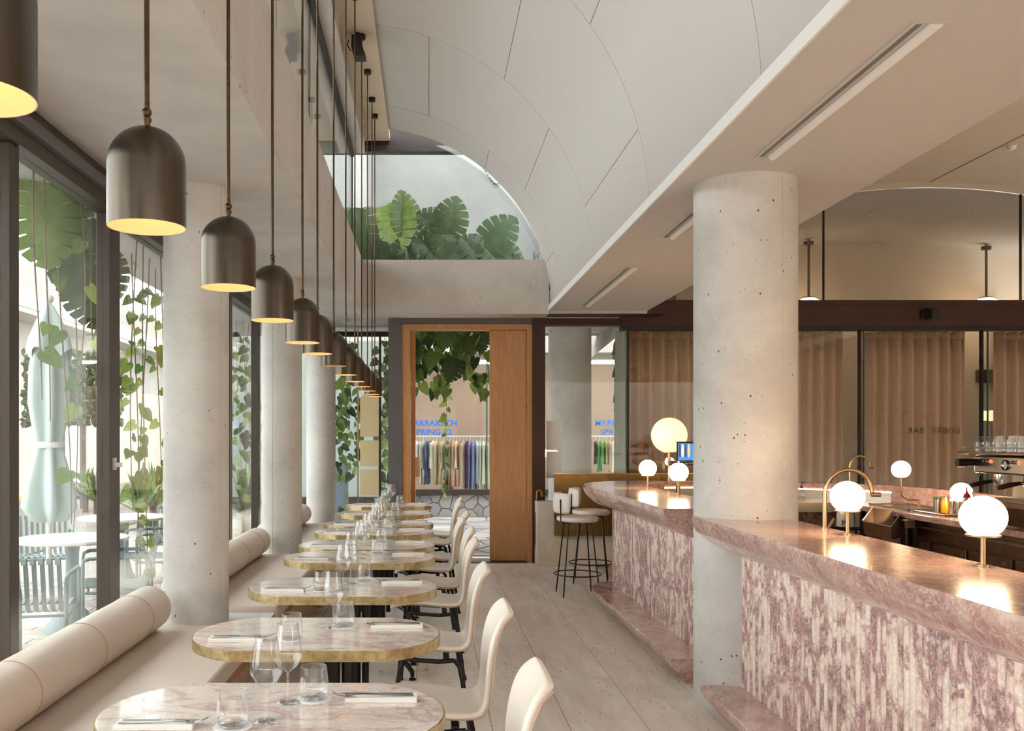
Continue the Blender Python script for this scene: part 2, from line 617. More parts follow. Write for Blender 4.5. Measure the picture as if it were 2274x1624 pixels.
# ---- floor with its travertine planks
floor = sbox('floor', 'bench_stone', -1.78, 8.2, Y0, 11.55, -0.12, -0.008)
PLW, PLL = 0.405, 1.22
tile_me = None
for ix in range(9):
    x = -1.69 + ix * PLW
    yy = 0.9 - (0.61 if ix % 2 else 0.0) + 0.17 * (ix % 3)
    while yy < 11.0:
        y1 = min(yy + PLL, 11.13)
        if y1 - yy > PLL - 0.01 and tile_me is not None:
            o = bpy.data.objects.new('plank', tile_me)
            COL.objects.link(o); o.parent = floor
            o.location = (x, yy, 0)
        else:
            o = MB().box(0.0018, PLW - 0.0018, 0.0018, y1 - yy - 0.0018, -0.02, 0.0).build('plank', 'travertine', floor, local=True)
            o.location = (x, yy, 0)
            if y1 - yy > PLL - 0.01:
                tile_me = o.data
        yy += PLL

# ---- concrete soffit and fascia on the window side
ceil = MB().box(-2.6, -0.761, Y0, 10.639, ZS, ZS + 0.10).box(-2.6, -0.472, 11.2, 12.9, ZS, ZS + 0.10).box(-2.6, -0.992, 10.639, 11.2, ZS, ZS + 0.10)
structure(ceil.build('ceiling', 'concrete_soffit'))
sbox('trim_1', 'concrete_beam', -0.761, -0.753, Y0, 10.64, ZS, 3.55)
sbox('trim_17', 'concrete_beam', -0.99, -0.761, Y0, 10.64, ZS + 0.10, 3.55)
sbox('trim_2', 'concrete_beam', -0.99, 1.398, 10.64, 11.2, ZS, 3.55)
# upper beam, slot ceiling
sbox('trim_3', 'concrete_beam', -1.25, -0.747, Y0, 10.95, 4.87, 5.10)
sbox('trim_4', 'plaster_warm_lit', -0.747, -0.45, Y0, 11.0, 5.035, 5.09)
# mezzanine window strip
win = sbox('window_1', 'window_glass', -0.905, -0.893, Y0, 10.9, 3.56, 4.83)
for yy in (1.2, 4.1, 7.0):
    MB().box(-0.907, -0.891, yy - 0.002, yy + 0.002, 3.56, 4.83).build('pane_joint', 'dark_steel', win)
MB().box(-0.93, -0.87, Y0, 10.95, 4.83, 4.872).build('head_rail', 'dark_steel', win)
MB().box(-0.92, -0.88, Y0, 10.9, 3.55, 3.562).build('sill_rail', 'dark_steel', win)
win = sbox('window_2', 'window_glass', -0.90, 1.6, 10.90, 10.912, 3.56, 4.95)
MB().box(-0.92, 1.6, 10.88, 10.93, 3.55, 3.572).build('sill_rail', 'dark_steel', win)
MB().box(-0.907, -0.885, 10.895, 10.92, 3.56, 4.9).build('corner_post', 'dark_steel', win)
sbox('trim_5', 'dark_steel', -3.2, 2.3, 11.0, 11.14, 4.91, 5.6)
# mezzanine room behind
sbox('wall_mezzanine', 'mezzanine_concrete', -3.6, 3.4, 13.55, 13.7, 3.0, 7.4)
sbox('floor_mezzanine', 'concrete_soffit', -3.2, 3.15, 11.2, 13.6, 3.02, 3.14)
sbox('ceiling_mezzanine', 'concrete_soffit', -3.4, -1.25, Y0, 11.0, 5.12, 5.22)
sbox('ceiling_sky_block', 'concrete_soffit', -2.4, 3.4, 11.3, 13.7, 7.2, 7.3)  # unseen slab added to keep zenith light off the mezzanine wall
sbox('trim_6', 'concrete_white', -1.05, -0.80, 11.9, 13.5, 3.14, 6.8)
sbox('trim_7', 'concrete_white', 1.62, 1.82, 11.9, 13.5, 3.14, 6.8)

# ---- barrel vault in panels over the dining strip
VCX, VCZ, VR = -0.70, 2.95, 2.13
def arc(cx, cz, r, a0, a1, n):
    return [(cx + r * math.sin(math.radians(a0 + (a1 - a0) * i / n)), cz + r * math.cos(math.radians(a0 + (a1 - a0) * i / n))) for i in range(n + 1)]
shell = MB()
pr = arc(VCX, VCZ, VR + 0.045, 4.0, 88.5, 40)
shell.loft([[(x, y, z) for x, z in pr] for y in (Y0, 10.63)])
pr2 = arc(VCX, VCZ, VR + 0.10, 4.0, 88.5, 40)
shell.loft([[(x, y, z) for x, z in pr2] for y in (Y0, 10.63)])
vault = structure(shell.build('ceiling_vault', 'plaster_back', smooth='all'))
RINGS = [Y0, -0.05, 1.95, 3.95, 5.95, 7.95, 9.92, 10.66]
SEG_A, SEG_B = [4.3, 19.5, 55.0, 88.3], [4.3, 39.6, 75.0, 88.3]
GA = 0.07
for i in range(len(RINGS) - 1):
    segs = SEG_A if i in (1, 3, 5) else SEG_B
    for k in range(3):
        a0, a1 = segs[k] + (0 if k == 0 else GA), segs[k + 1] - GA
        y0, y1 = RINGS[i] + 0.003, RINGS[i + 1] - (0.003 if i < 6 else 0)
        n = max(4, int((a1 - a0) / 3))
        pi, po = arc(VCX, VCZ, VR, a0, a1, n), arc(VCX, VCZ, VR + 0.03, a0, a1, n)
        ring = [(x, z) for x, z in pi] + [(x, z) for x, z in reversed(po)]
        m = len(ring)
        vs = [(x, y0, z) for x, z in ring] + [(x, y1, z) for x, z in ring]
        fs = [(j, (j + 1) % m, m + (j + 1) % m, m + j) for j in range(m)]
        for s in (0, m):
            fs += [(s + j, s + j + 1, s + m - 2 - j, s + m - 1 - j) for j in range(n)]
        MB().add(vs, fs).build('panel', 'plaster', vault, smooth=True)

# ---- plaster soffit over the bar side, with its upstand
ZP = 2.96
sof = MB().extrude_y([(1.40, ZP), (2.53, ZP), (2.53, ZP + 0.05), (1.435, ZP + 0.05), (1.435, 3.02), (1.40, 3.02)], Y0, 10.64)
sbox('trim_16', 'plaster_lit_white', 1.388, 1.3995, Y0, 10.64, ZP, 3.022)  # thin brighter facing, paints window light onto the soffit edge
soffit = structure(sof.build('ceiling_soffit', 'plaster'))
sbox('trim_8', 'brown_steel', 1.405, 2.75, 10.66, 11.0, 2.93, 3.3)
sbox('trim_15', 'plaster', 1.405, 2.53, 10.64, 10.66, 2.93, 3.2)
# linear air slots let into it
for k, (y0, y1) in enumerate(((3.2, 4.76), (5.45, 6.69), (7.87, 10.2))):
    lab = ['longest linear air slot in the pink-white soffit, nearest the camera',
           'short linear air slot in the soffit, half hidden by the big column',
           'linear air slot at the far end of the soffit, near the door wall'][k]
    t = thing('air_slot', (1.75, (y0 + y1) / 2, ZP), lab, 'vent', 'linear slots in the plaster soffit')
    fr = MB().box(1.685, 1.700, y0, y1, ZP - 0.007, ZP).box(1.795, 1.815, y0, y1, ZP - 0.007, ZP)
    fr.box(1.70, 1.795, y0, y0 + 0.012, ZP - 0.007, ZP).box(1.70, 1.795, y1 - 0.012, y1, ZP - 0.007, ZP)
    fr.build('frame', 'plaster', t)
    MB().box(1.700, 1.726, y0 + 0.012, y1 - 0.012, ZP - 0.004, ZP).build('gap', 'slot_grey', t)
    pr = [(1.750 + 0.045 * (1 - math.cos(PI * j / 8)) / 2, ZP - 0.002 - 0.022 * math.sin(PI * j / 8)) for j in range(9)]
    MB().extrude_y(pr, y0 + 0.012, y1 - 0.012).build('blade', 'plaster_lit_white', t, smooth=True)

# ---- second vault over the bar, partition wall and lobby beyond
def ell(cx, a, zc, b, n=40, t0=0.0, t1=180.0):
    return [(cx - a * math.cos(math.radians(t0 + (t1 - t0) * i / n)), zc + b * math.sin(math.radians(t0 + (t1 - t0) * i / n))) for i in range(n + 1)]
E1 = ell(6.03, 3.5, 2.96, 1.61)
YP = 11.10
v2 = MB().loft([[(x, y, z) for x, z in E1] for y in (Y0, YP)])
E1o = ell(6.03, 3.56, 2.96, 1.67)
v2.loft([[(x, y, z) for x, z in E1o] for y in (Y0, YP)])
v2.loft([[(x, YP, z) for x, z in E1], [(x, YP, z) for x, z in E1o]])
bar_vault = structure(v2.build('ceiling_bar', 'plaster_warm_lit', smooth='all'))
MB().box(6.027, 6.033, 2.0, YP, 4.564, 4.5685).build('panel_joint', 'plaster_back', bar_vault)
EL = ell(6.03, 3.45, 2.96, 1.545)
EB = ell(7.0, 4.6, 2.6, 1.98)
lobby = MB().loft([[(x, YP + 0.02, z) for x, z in EL], [(x, 14.6, z) for x, z in EB]])
structure(lobby.build('ceiling_lobby', 'plaster', smooth='all'))
lip = MB().loft([[(x, YP - 0.01, z) for x, z in EL], [(x, YP + 0.03, z) for x, z in EL]])
lip.loft([[(x, YP - 0.01, z) for x, z in EL], [(x, YP - 0.01, z) for x, z in E1o]])
structure(lip.build('trim_9', 'plaster_tan', smooth='all'))
sbox('wall_lobby', 'plaster_tan', 3.2, 12.0, 14.6, 14.75, -0.1, 5.2)
sbox('wall_right_blocker', 'plaster_warm_lit', 8.9, 9.05, Y0, 14.6, -0.1, 3.6)  # out of view, put in to keep skylight out of the bar
sbox('floor_lobby', 'travertine_wall', 3.2, 12.0, 11.55, 14.6, -0.12, -0.01)
sbox('wall_lobby_end', 'plaster_warm_lit', 3.2, 3.3, 11.9, 14.6, -0.1, 3.6)
# brown header of the partition
head = sbox('trim_10', 'brown_steel', 2.32, 8.9, 11.0, 11.22, 2.83, 3.13)
MB().box(2.32, 8.9, 10.985, 11.0, 3.09, 3.135).build('top_lip', 'brown_steel', head)
MB().box(2.32, 8.9, 11.02, 11.2, 2.785, 2.83).build('curtain_track', 'dark_steel', head)
# upper glass under the arch
up = [(x, z) for x, z in EL if z > 3.14]
n = len(up)
pv = [(x, 11.10, z) for x, z in up] + [(up[-1][0], 11.10, 3.13), (up[0][0], 11.10, 3.13)]
pv2 = [(x, 11.112, z) for x, y, z in pv]
m = len(pv)
g = MB().add(pv + pv2, [tuple(range(m)), tuple(range(m, 2 * m))[::-1]] + [(j, (j + 1) % m, m + (j + 1) % m, m + j) for j in range(m)])
win = structure(g.build('window_3', 'partition_glass'))
for x in (4.76, 7.13):
    MB().box(x - 0.007, x + 0.007, 11.09, 11.125, 3.13, 2.96 + 1.545 * math.sqrt(1 - ((x - 6.03) / 3.45) ** 2)).build('mullion', 'black_metal', win)
# lower glass
win = sbox('window_4', 'partition_glass', 2.41, 5.18, 11.09, 11.102, 0.02, 2.79)
MB().box(5.175, 5.20, 11.07, 11.12, 0.0, 2.79).build('mullion', 'black_metal', win)
win = sbox('window_5', 'partition_glass', 5.245, 6.64, 11.09, 11.102, 0.02, 2.79)
MB().box(5.232, 5.245, 11.085, 11.105, 0.02, 2.79).build('glass_edge', 'glass_edge', win)
MB().box(6.64, 6.665, 11.07, 11.12, 0.0, 2.79).build('mullion', 'black_metal', win)
win = sbox('window_6', 'partition_glass', 6.735, 8.8, 11.09, 11.102, 0.02, 2.79)
MB().box(6.722, 6.735, 11.085, 11.105, 0.02, 2.79).build('glass_edge', 'glass_edge', win)

# mirrored lettering on the partition glass (read from the lobby side)
def letters(name, body, size, m, loc, rot, extrude=0.002, bold=0.0, mirror=False, spacing=1.0):
    cu = bpy.data.curves.new(name, 'FONT')
    cu.body = body
    cu.size = size
    cu.extrude = extrude
    cu.offset = bold
    cu.space_character = spacing
    cu.resolution_u = 3
    tmp = bpy.data.objects.new(name + '_curve', cu)
    COL.objects.link(tmp)
    dg = bpy.context.evaluated_depsgraph_get()
    me = bpy.data.meshes.new_from_object(tmp.evaluated_get(dg))
    bpy.data.objects.remove(tmp, do_unlink=True)
    if mirror:
        me.transform(Matrix.Scale(-1, 4, (1, 0, 0)))
        me.flip_normals()
    me.transform(Matrix.Rotation(PI / 2, 4, 'X'))
    if rot:
        me.transform(Matrix.Rotation(rot, 4, 'Z'))
    o = bpy.data.objects.new(name, me)
    COL.objects.link(o)
    me.materials.append(MAT[m])
    o.location = loc
    return o
for body, px in (('LOBBY', 2132), ('BAR', 2052)):
    o = letters('glass_lettering', body, 0.10, 'letters_dark', at(px, 963, 11.08), 0, mirror=True, spacing=1.15)
    tag(o, 'mirrored word %s on the glass in front of the middle curtain' % body, 'lettering', 'mirrored lettering on the partition glass')

# ---- door wall
sbox('wall_door', 'charcoal_frame', -0.472, -0.309, 11.02, 11.95, 0.0, ZS)
sbox('trim_11', 'charcoal_frame', -0.309, 1.25, 11.02, 11.2, 2.86, ZS)
sbox('trim_12', 'brown_steel', 1.249, 1.40, 11.0, 11.2, 0.0, ZS)
sbox('trim_13', 'brown_steel', 1.40, 2.42, 11.02, 11.2, 2.84, ZS)
door = structure(MB().box(-0.309, -0.209, 11.04, 11.22, 0, 2.856).build('door_1', 'oak', bevel=0.004))
MB().box(-0.209, 1.188, 11.04, 11.22, 2.79, 2.856).build('head_jamb', 'oak', door)
MB().box(1.188, 1.249, 11.04, 11.22, 0, 2.856).build('side_jamb', 'oak', door)
MB().box(-0.209, 1.188, 11.0, 11.25, -0.01, 0.012).build('threshold', 'bronze_frame', door)
leaf = MB().box(0.745, 1.182, 11.09, 11.14, 0.02, 2.785).build('door_leaf', 'oak', door)
MB().box(0.75, 1.18, 11.10, 11.13, 0.0, 0.02).build('bottom_seal', 'rubber', leaf)
leaf = MB().box(-0.205, -0.155, 11.24, 11.72, 0.02, 2.785).build('door_leaf', 'oak', door)
MB().box(-0.155, -0.10, 11.62, 11.65, 1.0, 1.25).build('pull_handle', 'brass', leaf)
# window to the right of the door
win = sbox('window_7', 'window_glass', 1.40, 2.385, 11.09, 11.102, 0.40, 2.84)
MB().box(2.385, 2.41, 11.05, 11.14, 0.3, 2.84).build('window_frame', 'black_metal', win)
MB().box(2.385, 2.40, 11.14, 11.76, 0.0, 2.84).build('return_pane', 'pane_reflection_green', win)
MB().box(1.40, 2.385, 11.05, 11.14, 0.38, 0.41).build('window_sill', 'bronze_frame', win)
# glazing left of the door, set back
win = sbox('window_8', 'window_glass', -1.72, -0.47, 11.90, 11.912, 0.06, 2.80)
MB().box(-1.75, -0.47, 11.86, 11.95, 2.80, 2.86).build('window_frame', 'brown_steel', win)
MB().box(-1.75, -0.47, 11.86, 11.95, 0.0, 0.06).build('window_sill', 'bronze_frame', win)
MB().box(-0.63, -0.60, 11.88, 11.93, 0.06, 2.80).build('mullion', 'bronze_frame', win)

# ---- window wall on the left
XW = -1.70
wl = structure(MB().box(XW - 0.08, XW + 0.0, Y0, 12.0, 2.84, ZS).build('wall_left', 'bronze_frame'))
MB().box(XW - 0.10, XW + 0.05, Y0, 12.0, 2.79, 2.845).build('head_rail', 'charcoal_frame', wl)
MB().box(XW - 0.09, XW + 0.02, Y0, 12.0, 2.72, 2.79).build('sash_rail', 'bronze_frame', wl)
MB().box(XW - 0.08, XW + 0.02, Y0, 12.0, 0.0, 0.16).build('sill_rail', 'bronze_frame', wl)
mull = [(-0.2, 0.10), (1.2, 0.10), (2.55, 0.10), (3.80, 0.085), (5.02, 0.16), (6.55, 0.10), (7.98, 0.10), (9.32, 0.12), (10.6, 0.10), (11.85, 0.12)]
for yc, w in mull:
    MB().box(XW - 0.075, XW, yc - w / 2, yc + w / 2, 0.16, 2.72).build('mullion', 'bronze_frame', wl, bevel=0.004)
edge = [Y0] + [m[0] for m in mull]
for k in range(len(mull)):
    y0 = edge[k] + (mull[k - 1][1] / 2 if k else 0)
    y1 = edge[k + 1] - mull[k][1] / 2
    w = sbox('window_%d' % (9 + k), 'window_glass', XW - 0.048, XW - 0.036, y0, y1, 0.16, 2.72)
lt = thing('window_latch', (XW + 0.005, 5.0, 1.36), 'small grey latch on the dark mullion beside the first column', 'latch')
MB().box(XW, XW + 0.012, 4.975, 5.01, 1.335, 1.40).build('plate', 'latch_grey', lt)
MB().box(XW + 0.012, XW + 0.045, 4.985, 5.0, 1.35, 1.375).build('catch', 'latch_grey', lt)

# ---- unseen walls added at the camera end to hold back sky light
sbox('wall_sky_screen', 'sky_screen', -14, 14, -9.3, -9.0, -0.05, 4.2)  # added so the glass reflects a wall instead of bright sky
sbox('wall_rear_blocker', 'plaster', -0.99, 2.53, Y0 - 0.12, Y0, 2.98, 5.2)  # added above the opening to cut rear sky light on the vault
sbox('wall_rear_blocker.001', 'plaster_warm_lit', 2.5, 8.9, Y0 - 0.12, Y0, 2.9, 4.7)

# ---- columns
def column(x, y, r, z0, z1, label, seams):
    c = thing('concrete_column', (x, y, z0), label, 'column', 'round concrete columns')
    prof = [(r, z0), (r, z1)]
    MB().lathe([(0.001, z0), (r, z0), (r, z1), (0.001, z1)], (x, y, 0), 56).build('shaft', 'concrete', c, smooth=True)
    for a in seams:
        px, py = x + (r - 0.001) * math.cos(a), y + (r - 0.001) * math.sin(a)
        MB().tube([(px, py, z0 + 0.01), (px, py, z1 - 0.005)], 0.003, 6).build('mould_seam', 'concrete_beam', c)
    return c
column(-1.324, 5.28, 0.183, 0.4402, ZS, 'pale round column between the two front bolsters, largest on the window side', [-0.5])
column(-1.324, 8.38, 0.180, 0.4402, ZS, 'pale round column standing behind the second bolster, middle on the window side', [-1.9])
column(-1.324, 11.45, 0.180, 0.0, ZS, 'slim-looking round column farthest along the window side', [])
column(1.82, 5.30, 0.285, 0.0, ZP, 'thick round concrete column rising through the marble bar', [-1.15])

# ================================================================== BENCH ALONG THE WINDOWS
segs = [(-1.2, 5.12, 'front stretch of the cream leather banquette, nearest the camera'),
        (5.64, 8.18, 'middle stretch of the cream leather banquette between two columns'),
        (8.62, 11.1, 'far stretch of the cream leather banquette by the back glazing')]
for y0, y1, lab in segs:
    t = thing('banquette', (-1.28, (y0 + y1) / 2, 0), lab, 'bench', 'banquette sections under the windows')
    MB().box(-1.66, -0.915, y0, y1, 0.385, 0.475).build('seat_cushion', 'leather_bench', t, bevel=0.022, smooth=True)
    MB().box(-1.66, -0.925, y0, y1, 0.345, 0.385).build('wood_rail', 'bench_wood', t, bevel=0.004)
    MB().box(-1.62, -0.99, y0, y1, 0.0, 0.345).build('base', 'bench_stone', t)
for k, (y0, y1) in enumerate(((5.12, 5.64), (8.18, 8.62))):
    b = MB().box(-1.69, -0.93, y0, y1, 0.0, 0.44).build('bench_ledge', 'concrete_white', bevel=0.006)
    tag(b, ['pale stone ledge around the foot of the first window column', 'pale stone ledge around the foot of the middle window column'][k], 'ledge', 'ledges between the benches')
bol = [(-1.2, 5.0, [0.6, 1.28, 1.96, 2.64, 3.31, 3.98, 4.66], 'long cream bolster cushion nearest the camera, with piped seams'),
       (5.58, 8.15, [6.4, 7.15, 7.8], 'cream bolster cushion between the first two window columns'),
       (8.6, 11.0, [9.4, 10.2], 'cream bolster cushion at the far end of the bench')]
for y0, y1, rings, lab in bol:
    R = 0.118
    t = thing('bolster', (-1.5, (y0 + y1) / 2, 0.475), lab, 'cushion', 'bolster cushions on the banquette')
    prof = [(0.001, y0), (R - 0.03, y0), (R - 0.01, y0 + 0.008), (R, y0 + 0.03), (R, y1 - 0.03), (R - 0.01, y1 - 0.008), (R - 0.03, y1), (0.001, y1)]
    MB().lathe(prof, (-1.5, 0, 0.475 + R), 40, 'y').build('roll', 'leather_bench', t, smooth=True)
    for yy in rings:
        MB().lathe([(R + 0.0005, yy - 0.003), (R + 0.003, yy), (R + 0.0005, yy + 0.003)], (-1.5, 0, 0.475 + R), 40, 'y').build('seam', 'piping', t, smooth=True)

# ================================================================== TABLES
TAB_L, TAB_W, TAB_Z = 0.97, 0.61, 0.742
def stadium(L, W, inset=0.0, sag=0.2, n=14):
    """outline with straight sides and shallow arc ends"""
    L, W = L - 2 * inset, W - 2 * inset
    h = W / 2
    R = (h * h + sag * sag) / (2 * sag)
    a = math.asin(h / R)
    pts = []
    cx = L / 2 - R
    for i in range(n + 1):
        t = -a + 2 * a * i / n
        pts.append((cx + R * math.cos(t), R * math.sin(t)))
    for i in range(n + 1):
        t = -a + 2 * a * i / n
        pts.append((-cx - R * math.cos(t), -R * math.sin(t)))
    return pts

def make_table():
    t = thing('dining_table', (0, 0, 0), '', 'table', 'marble tables along the banquette')
    MB().prism(stadium(TAB_L, TAB_W, 0.004), TAB_Z - 0.034, TAB_Z + 0.0012).build('marble_top', 'marble_table', t)
    out, inn = stadium(TAB_L, TAB_W), stadium(TAB_L, TAB_W, 0.0045)
    n = len(out)
    rim = MB()
    rows = []
    for pts, z in ((inn, TAB_Z - 0.04), (out, TAB_Z - 0.04), (out, TAB_Z), (inn, TAB_Z)):
        rows.append([(p[0], p[1], z) for p in pts])
    rim.loft(rows, closed=True)
    band = rim.build('brass_rim', 'brass_aged', t, smooth=14)
    for sx in (-0.19, 0.19):
        for sy in (-1, 1):
            MB().lathe([(0.001, -TAB_W / 2 - 0.001), (0.005, -TAB_W / 2 - 0.001), (0.005, -TAB_W / 2 + 0.004)], (sx, 0 if sy < 0 else TAB_W - 0.002, TAB_Z - 0.022), 10, 'y').build('rim_screw', 'brass', band)
    MB().box(-0.17, 0.17, -0.15, 0.15, TAB_Z - 0.05, TAB_Z - 0.034).build('mount_plate', 'black_metal', t)
    MB().lathe([(0.001, 0.07), (0.03, 0.07), (0.03, TAB_Z - 0.05)], (0.06, 0, 0), 18).build('pedestal', 'black_metal', t, smooth=True)
    MB().lathe([(0.001, 0.09), (0.018, 0.09), (0.018, TAB_Z - 0.05)], (0.115, 0, 0), 14).build('pedestal', 'black_metal', t, smooth=True)
    for sx in (-1, 1):
        for sy in (-1, 1):
            x, y = 0.07 + sx * 0.27, sy * 0.19
            l = MB().tube([(0.08, 0, 0.17), (0.08 + sx * 0.12, sy * 0.08, 0.155), (0.07 + sx * 0.22, sy * 0.155, 0.11), (x, y, 0.05), (x, y, 0.02)], [0.02, 0.02, 0.017, 0.015, 0.012], 8).build('foot', 'black_metal', t, smooth=True)
            MB().lathe([(0.008, 0.012), (0.02, 0.012), (0.022, 0.0), (0.001, 0.0)], (x, y, 0), 12).build('glide', 'rubber', l)
    return t

def make_chair():
    t = thing('dining_chair', (0, 0, 0), '', 'chair', 'cream chairs on the aisle side of the tables')
    path = [(-0.245, 0.425, .17), (-0.235, 0.45, .19), (-0.20, 0.462, .205), (-0.10, 0.462, .22), (0.0, 0.45, .215), (0.09, 0.44, .2), (0.155, 0.438, .185),
            (0.195, 0.452, .175), (0.218, 0.49, .17), (0.226, 0.55, .175), (0.23, 0.62, .188), (0.238, 0.69, .196), (0.252, 0.755, .196), (0.275, 0.805, .187), (0.298, 0.838, .165), (0.306, 0.846, .14)]
    rows = []
    for i, (x, z, w) in enumerate(path):
        row = []
        a, b = path[max(i - 1, 0)], path[min(i + 1, len(path) - 1)]
        dx, dz = b[0] - a[0], b[1] - a[1]
        l = math.hypot(dx, dz)
        nx, nz = -dz / l, dx / l
        for k in range(9):
            u = -1 + k / 4
            curl = 0.022 * u * u * (1.0 if 2 < i < 14 else 0.4)
            row.append((x + nx * curl, u * w, z + nz * curl))
        rows.append(row)
    s = MB().loft(rows).build('shell', 'leather_cream', t, smooth='all')
    so = s.modifiers.new('thickness', 'SOLIDIFY'); so.thickness = 0.03; so.offset = 0
    sb = s.modifiers.new('soft', 'SUBSURF'); sb.levels = 1; sb.render_levels = 2
    for sy in (-1, 1):
        # piping along the side edges, then the black frame
        e = [(r[0 if sy < 0 else 8][0] + 0.012, r[0 if sy < 0 else 8][1] * 1.0 + sy * 0.009, r[0 if sy < 0 else 8][2] - 0.006) for r in rows[1:-1]]
        MB().tube(e, 0.0028, 6).build('piping', 'piping', t, smooth=True)
        MB().tube([(-0.135, sy * 0.165, 0.405), (-0.155, sy * 0.185, 0.30), (-0.185, sy * 0.21, 0.02)], [0.013, 0.012, 0.010], 10).build('leg', 'black_metal', t, smooth=True)
        MB().tube([(0.125, sy * 0.155, 0.40), (0.15, sy * 0.172, 0.37), (0.165, sy * 0.18, 0.30), (0.205, sy * 0.205, 0.02)], [0.012, 0.012, 0.012, 0.010], 10).build('leg', 'black_metal', t, smooth=True)
        for x in (-0.187, 0.208):
            MB().lathe([(0.001, 0.0), (0.014, 0.0), (0.013, 0.022), (0.008, 0.03)], (x, sy * 0.21, 0), 10).build('foot_cap', 'rubber', t)
        MB().tube([(-0.135, sy * 0.165, 0.412), (-0.06, sy * 0.16, 0.40), (0.05, sy * 0.155, 0.392), (0.125, sy * 0.155, 0.398)], 0.012, 8).build('seat_rail', 'black_metal', t, smooth=True)
    MB().box(-0.10, -0.07, -0.16, 0.16, 0.39, 0.425).build('cross_rail', 'black_metal', t)
    MB().box(0.07, 0.10, -0.155, 0.155, 0.385, 0.415).build('cross_rail', 'black_metal', t)
    return t

TY = [2.60, 3.64, 4.76, 5.93, 6.60, 7.50, 8.20, 9.30, 10.35]
TX = -0.436
CY = [2.64, 3.66, 4.76, 5.95, 6.66, 7.45, 8.10, 9.25, 9.95]
CX = [0.035, 0.02, 0.008, 0.02, 0.03, -0.005, 0.06, 0.035, 0.07]
table0, chair0 = make_table(), make_chair()
TORD = ['front', 'second', 'third', 'fourth', 'fifth', 'sixth', 'seventh', 'eighth', 'ninth']
TAB, CHAIRS = [], []
for k, y in enumerate(TY):
    lab = 'pink marble table with brass rim, %s' % (['closest to the camera', 'second in the row', 'third in the row', 'fourth in the row', 'fifth in the row', 'sixth in the row', 'seventh in the row', 'eighth in the row', 'last in the row by the door'][k])
    TAB.append(place(table0, (TX, y, 0), 0, lab, USED))
    lab = 'cream leather dining chair with black legs, %s' % (['cut off by the bottom edge, nearest the camera', 'at the front marble table, second from camera', 'third from the camera', 'fourth from the camera', 'fifth from the camera', 'sixth from the camera', 'seventh from the camera', 'eighth from the camera', 'last in the row, nearest the door'][k])
    place(chair0, (CX[k], CY[k], 0), 0, lab, USED)

# ---- place settings
ZT = TAB_Z + 0.0012
def make_wine():
    t = thing('wine_glass', (0, 0, 0), '', 'wine glass', 'stemmed glasses on the tables')
    MB().lathe([(0.0035, 0.088), (0.012, 0.092), (0.028, 0.106), (0.0425, 0.130), (0.0435, 0.138), (0.040, 0.165), (0.033, 0.205), (0.030, 0.228)], (0, 0, 0), 28).build('bowl', 'drink_glass', t, smooth='all')
    MB().lathe([(0.0305, 0.2275), (0.0310, 0.229), (0.0300, 0.2297), (0.0293, 0.2285)], (0, 0, 0), 28).build('rim', 'drink_glass', t, smooth='all')
    MB().lathe([(0.006, 0.006), (0.0036, 0.02), (0.0032, 0.06), (0.0038, 0.088)], (0, 0, 0), 12).build('stem', 'drink_glass', t, smooth='all')
    MB().lathe([(0.001, 0.0), (0.037, 0.0), (0.038, 0.0015), (0.020, 0.0035), (0.006, 0.0065), (0.001, 0.007)], (0, 0, 0), 28).build('foot', 'drink_glass', t, smooth='all')
    return t
def make_tumbler():
    t = thing('tumbler', (0, 0, 0), '', 'tumbler', 'water tumblers on the tables')
    MB().lathe([(0.001, 0.006), (0.036, 0.006), (0.0415, 0.014), (0.0435, 0.025), (0.0425, 0.05), (0.0375, 0.094)], (0, 0, 0), 28).build('wall', 'drink_glass', t, smooth='all')
    MB().lathe([(0.0375, 0.094), (0.0382, 0.0953), (0.0372, 0.0962), (0.0364, 0.095)], (0, 0, 0), 28).build('rim', 'drink_glass', t, smooth='all')
    MB().lathe([(0.001, 0.0), (0.034, 0.0), (0.0385, 0.006), (0.034, 0.009), (0.001, 0.010)], (0, 0, 0), 28).build('base', 'drink_glass', t, smooth='all')
    return t
def make_napkin():
    o = MB().box(-0.105, 0.105, -0.032, 0.032, 0, 0.004).box(-0.104, 0.105, -0.031, 0.030, 0.0042, 0.008).box(-0.105, 0.104, -0.030, 0.031, 0.0082, 0.012).build('napkin', 'napkin_cloth', bevel=0.0012)
    return tag(o, '', 'napkin', 'folded napkins on the tables')
def make_fork():
    t = thing('fork', (0, 0, 0), '', 'fork', 'forks on the napkins')
    MB().loft([[(x, -w, z), (x, w, z), (x, w, z + 0.002), (x, -w, z + 0.002)] for x, w, z in ((0.10, .0045, .0), (0.06, .004, .001), (0.0, .0028, .003), (-0.05, .0024, .006), (-0.075, .004, .004))], closed=True, caps=True).build('handle', 'cutlery_steel', t)
    MB().loft([[(x, -w, z), (x, w, z), (x, w, z + 0.0018), (x, -w, z + 0.0018)] for x, w, z in ((-0.075, .004, .004), (-0.086, .0105, .001), (-0.10, .0115, .0008))], closed=True, caps=True).build('neck', 'cutlery_steel', t)
    for k in range(4):
        y = -0.0095 + k * 0.0063
        MB().loft([[(x, y - .0014, z), (x, y + .0014, z), (x, y + .0014, z + .0016), (x, y - .0014, z + .0016)] for x, z in ((-0.10, .0008), (-0.118, .004), (-0.137, .012))], closed=True, caps=True).build('tine', 'cutlery_steel', t)
    return t
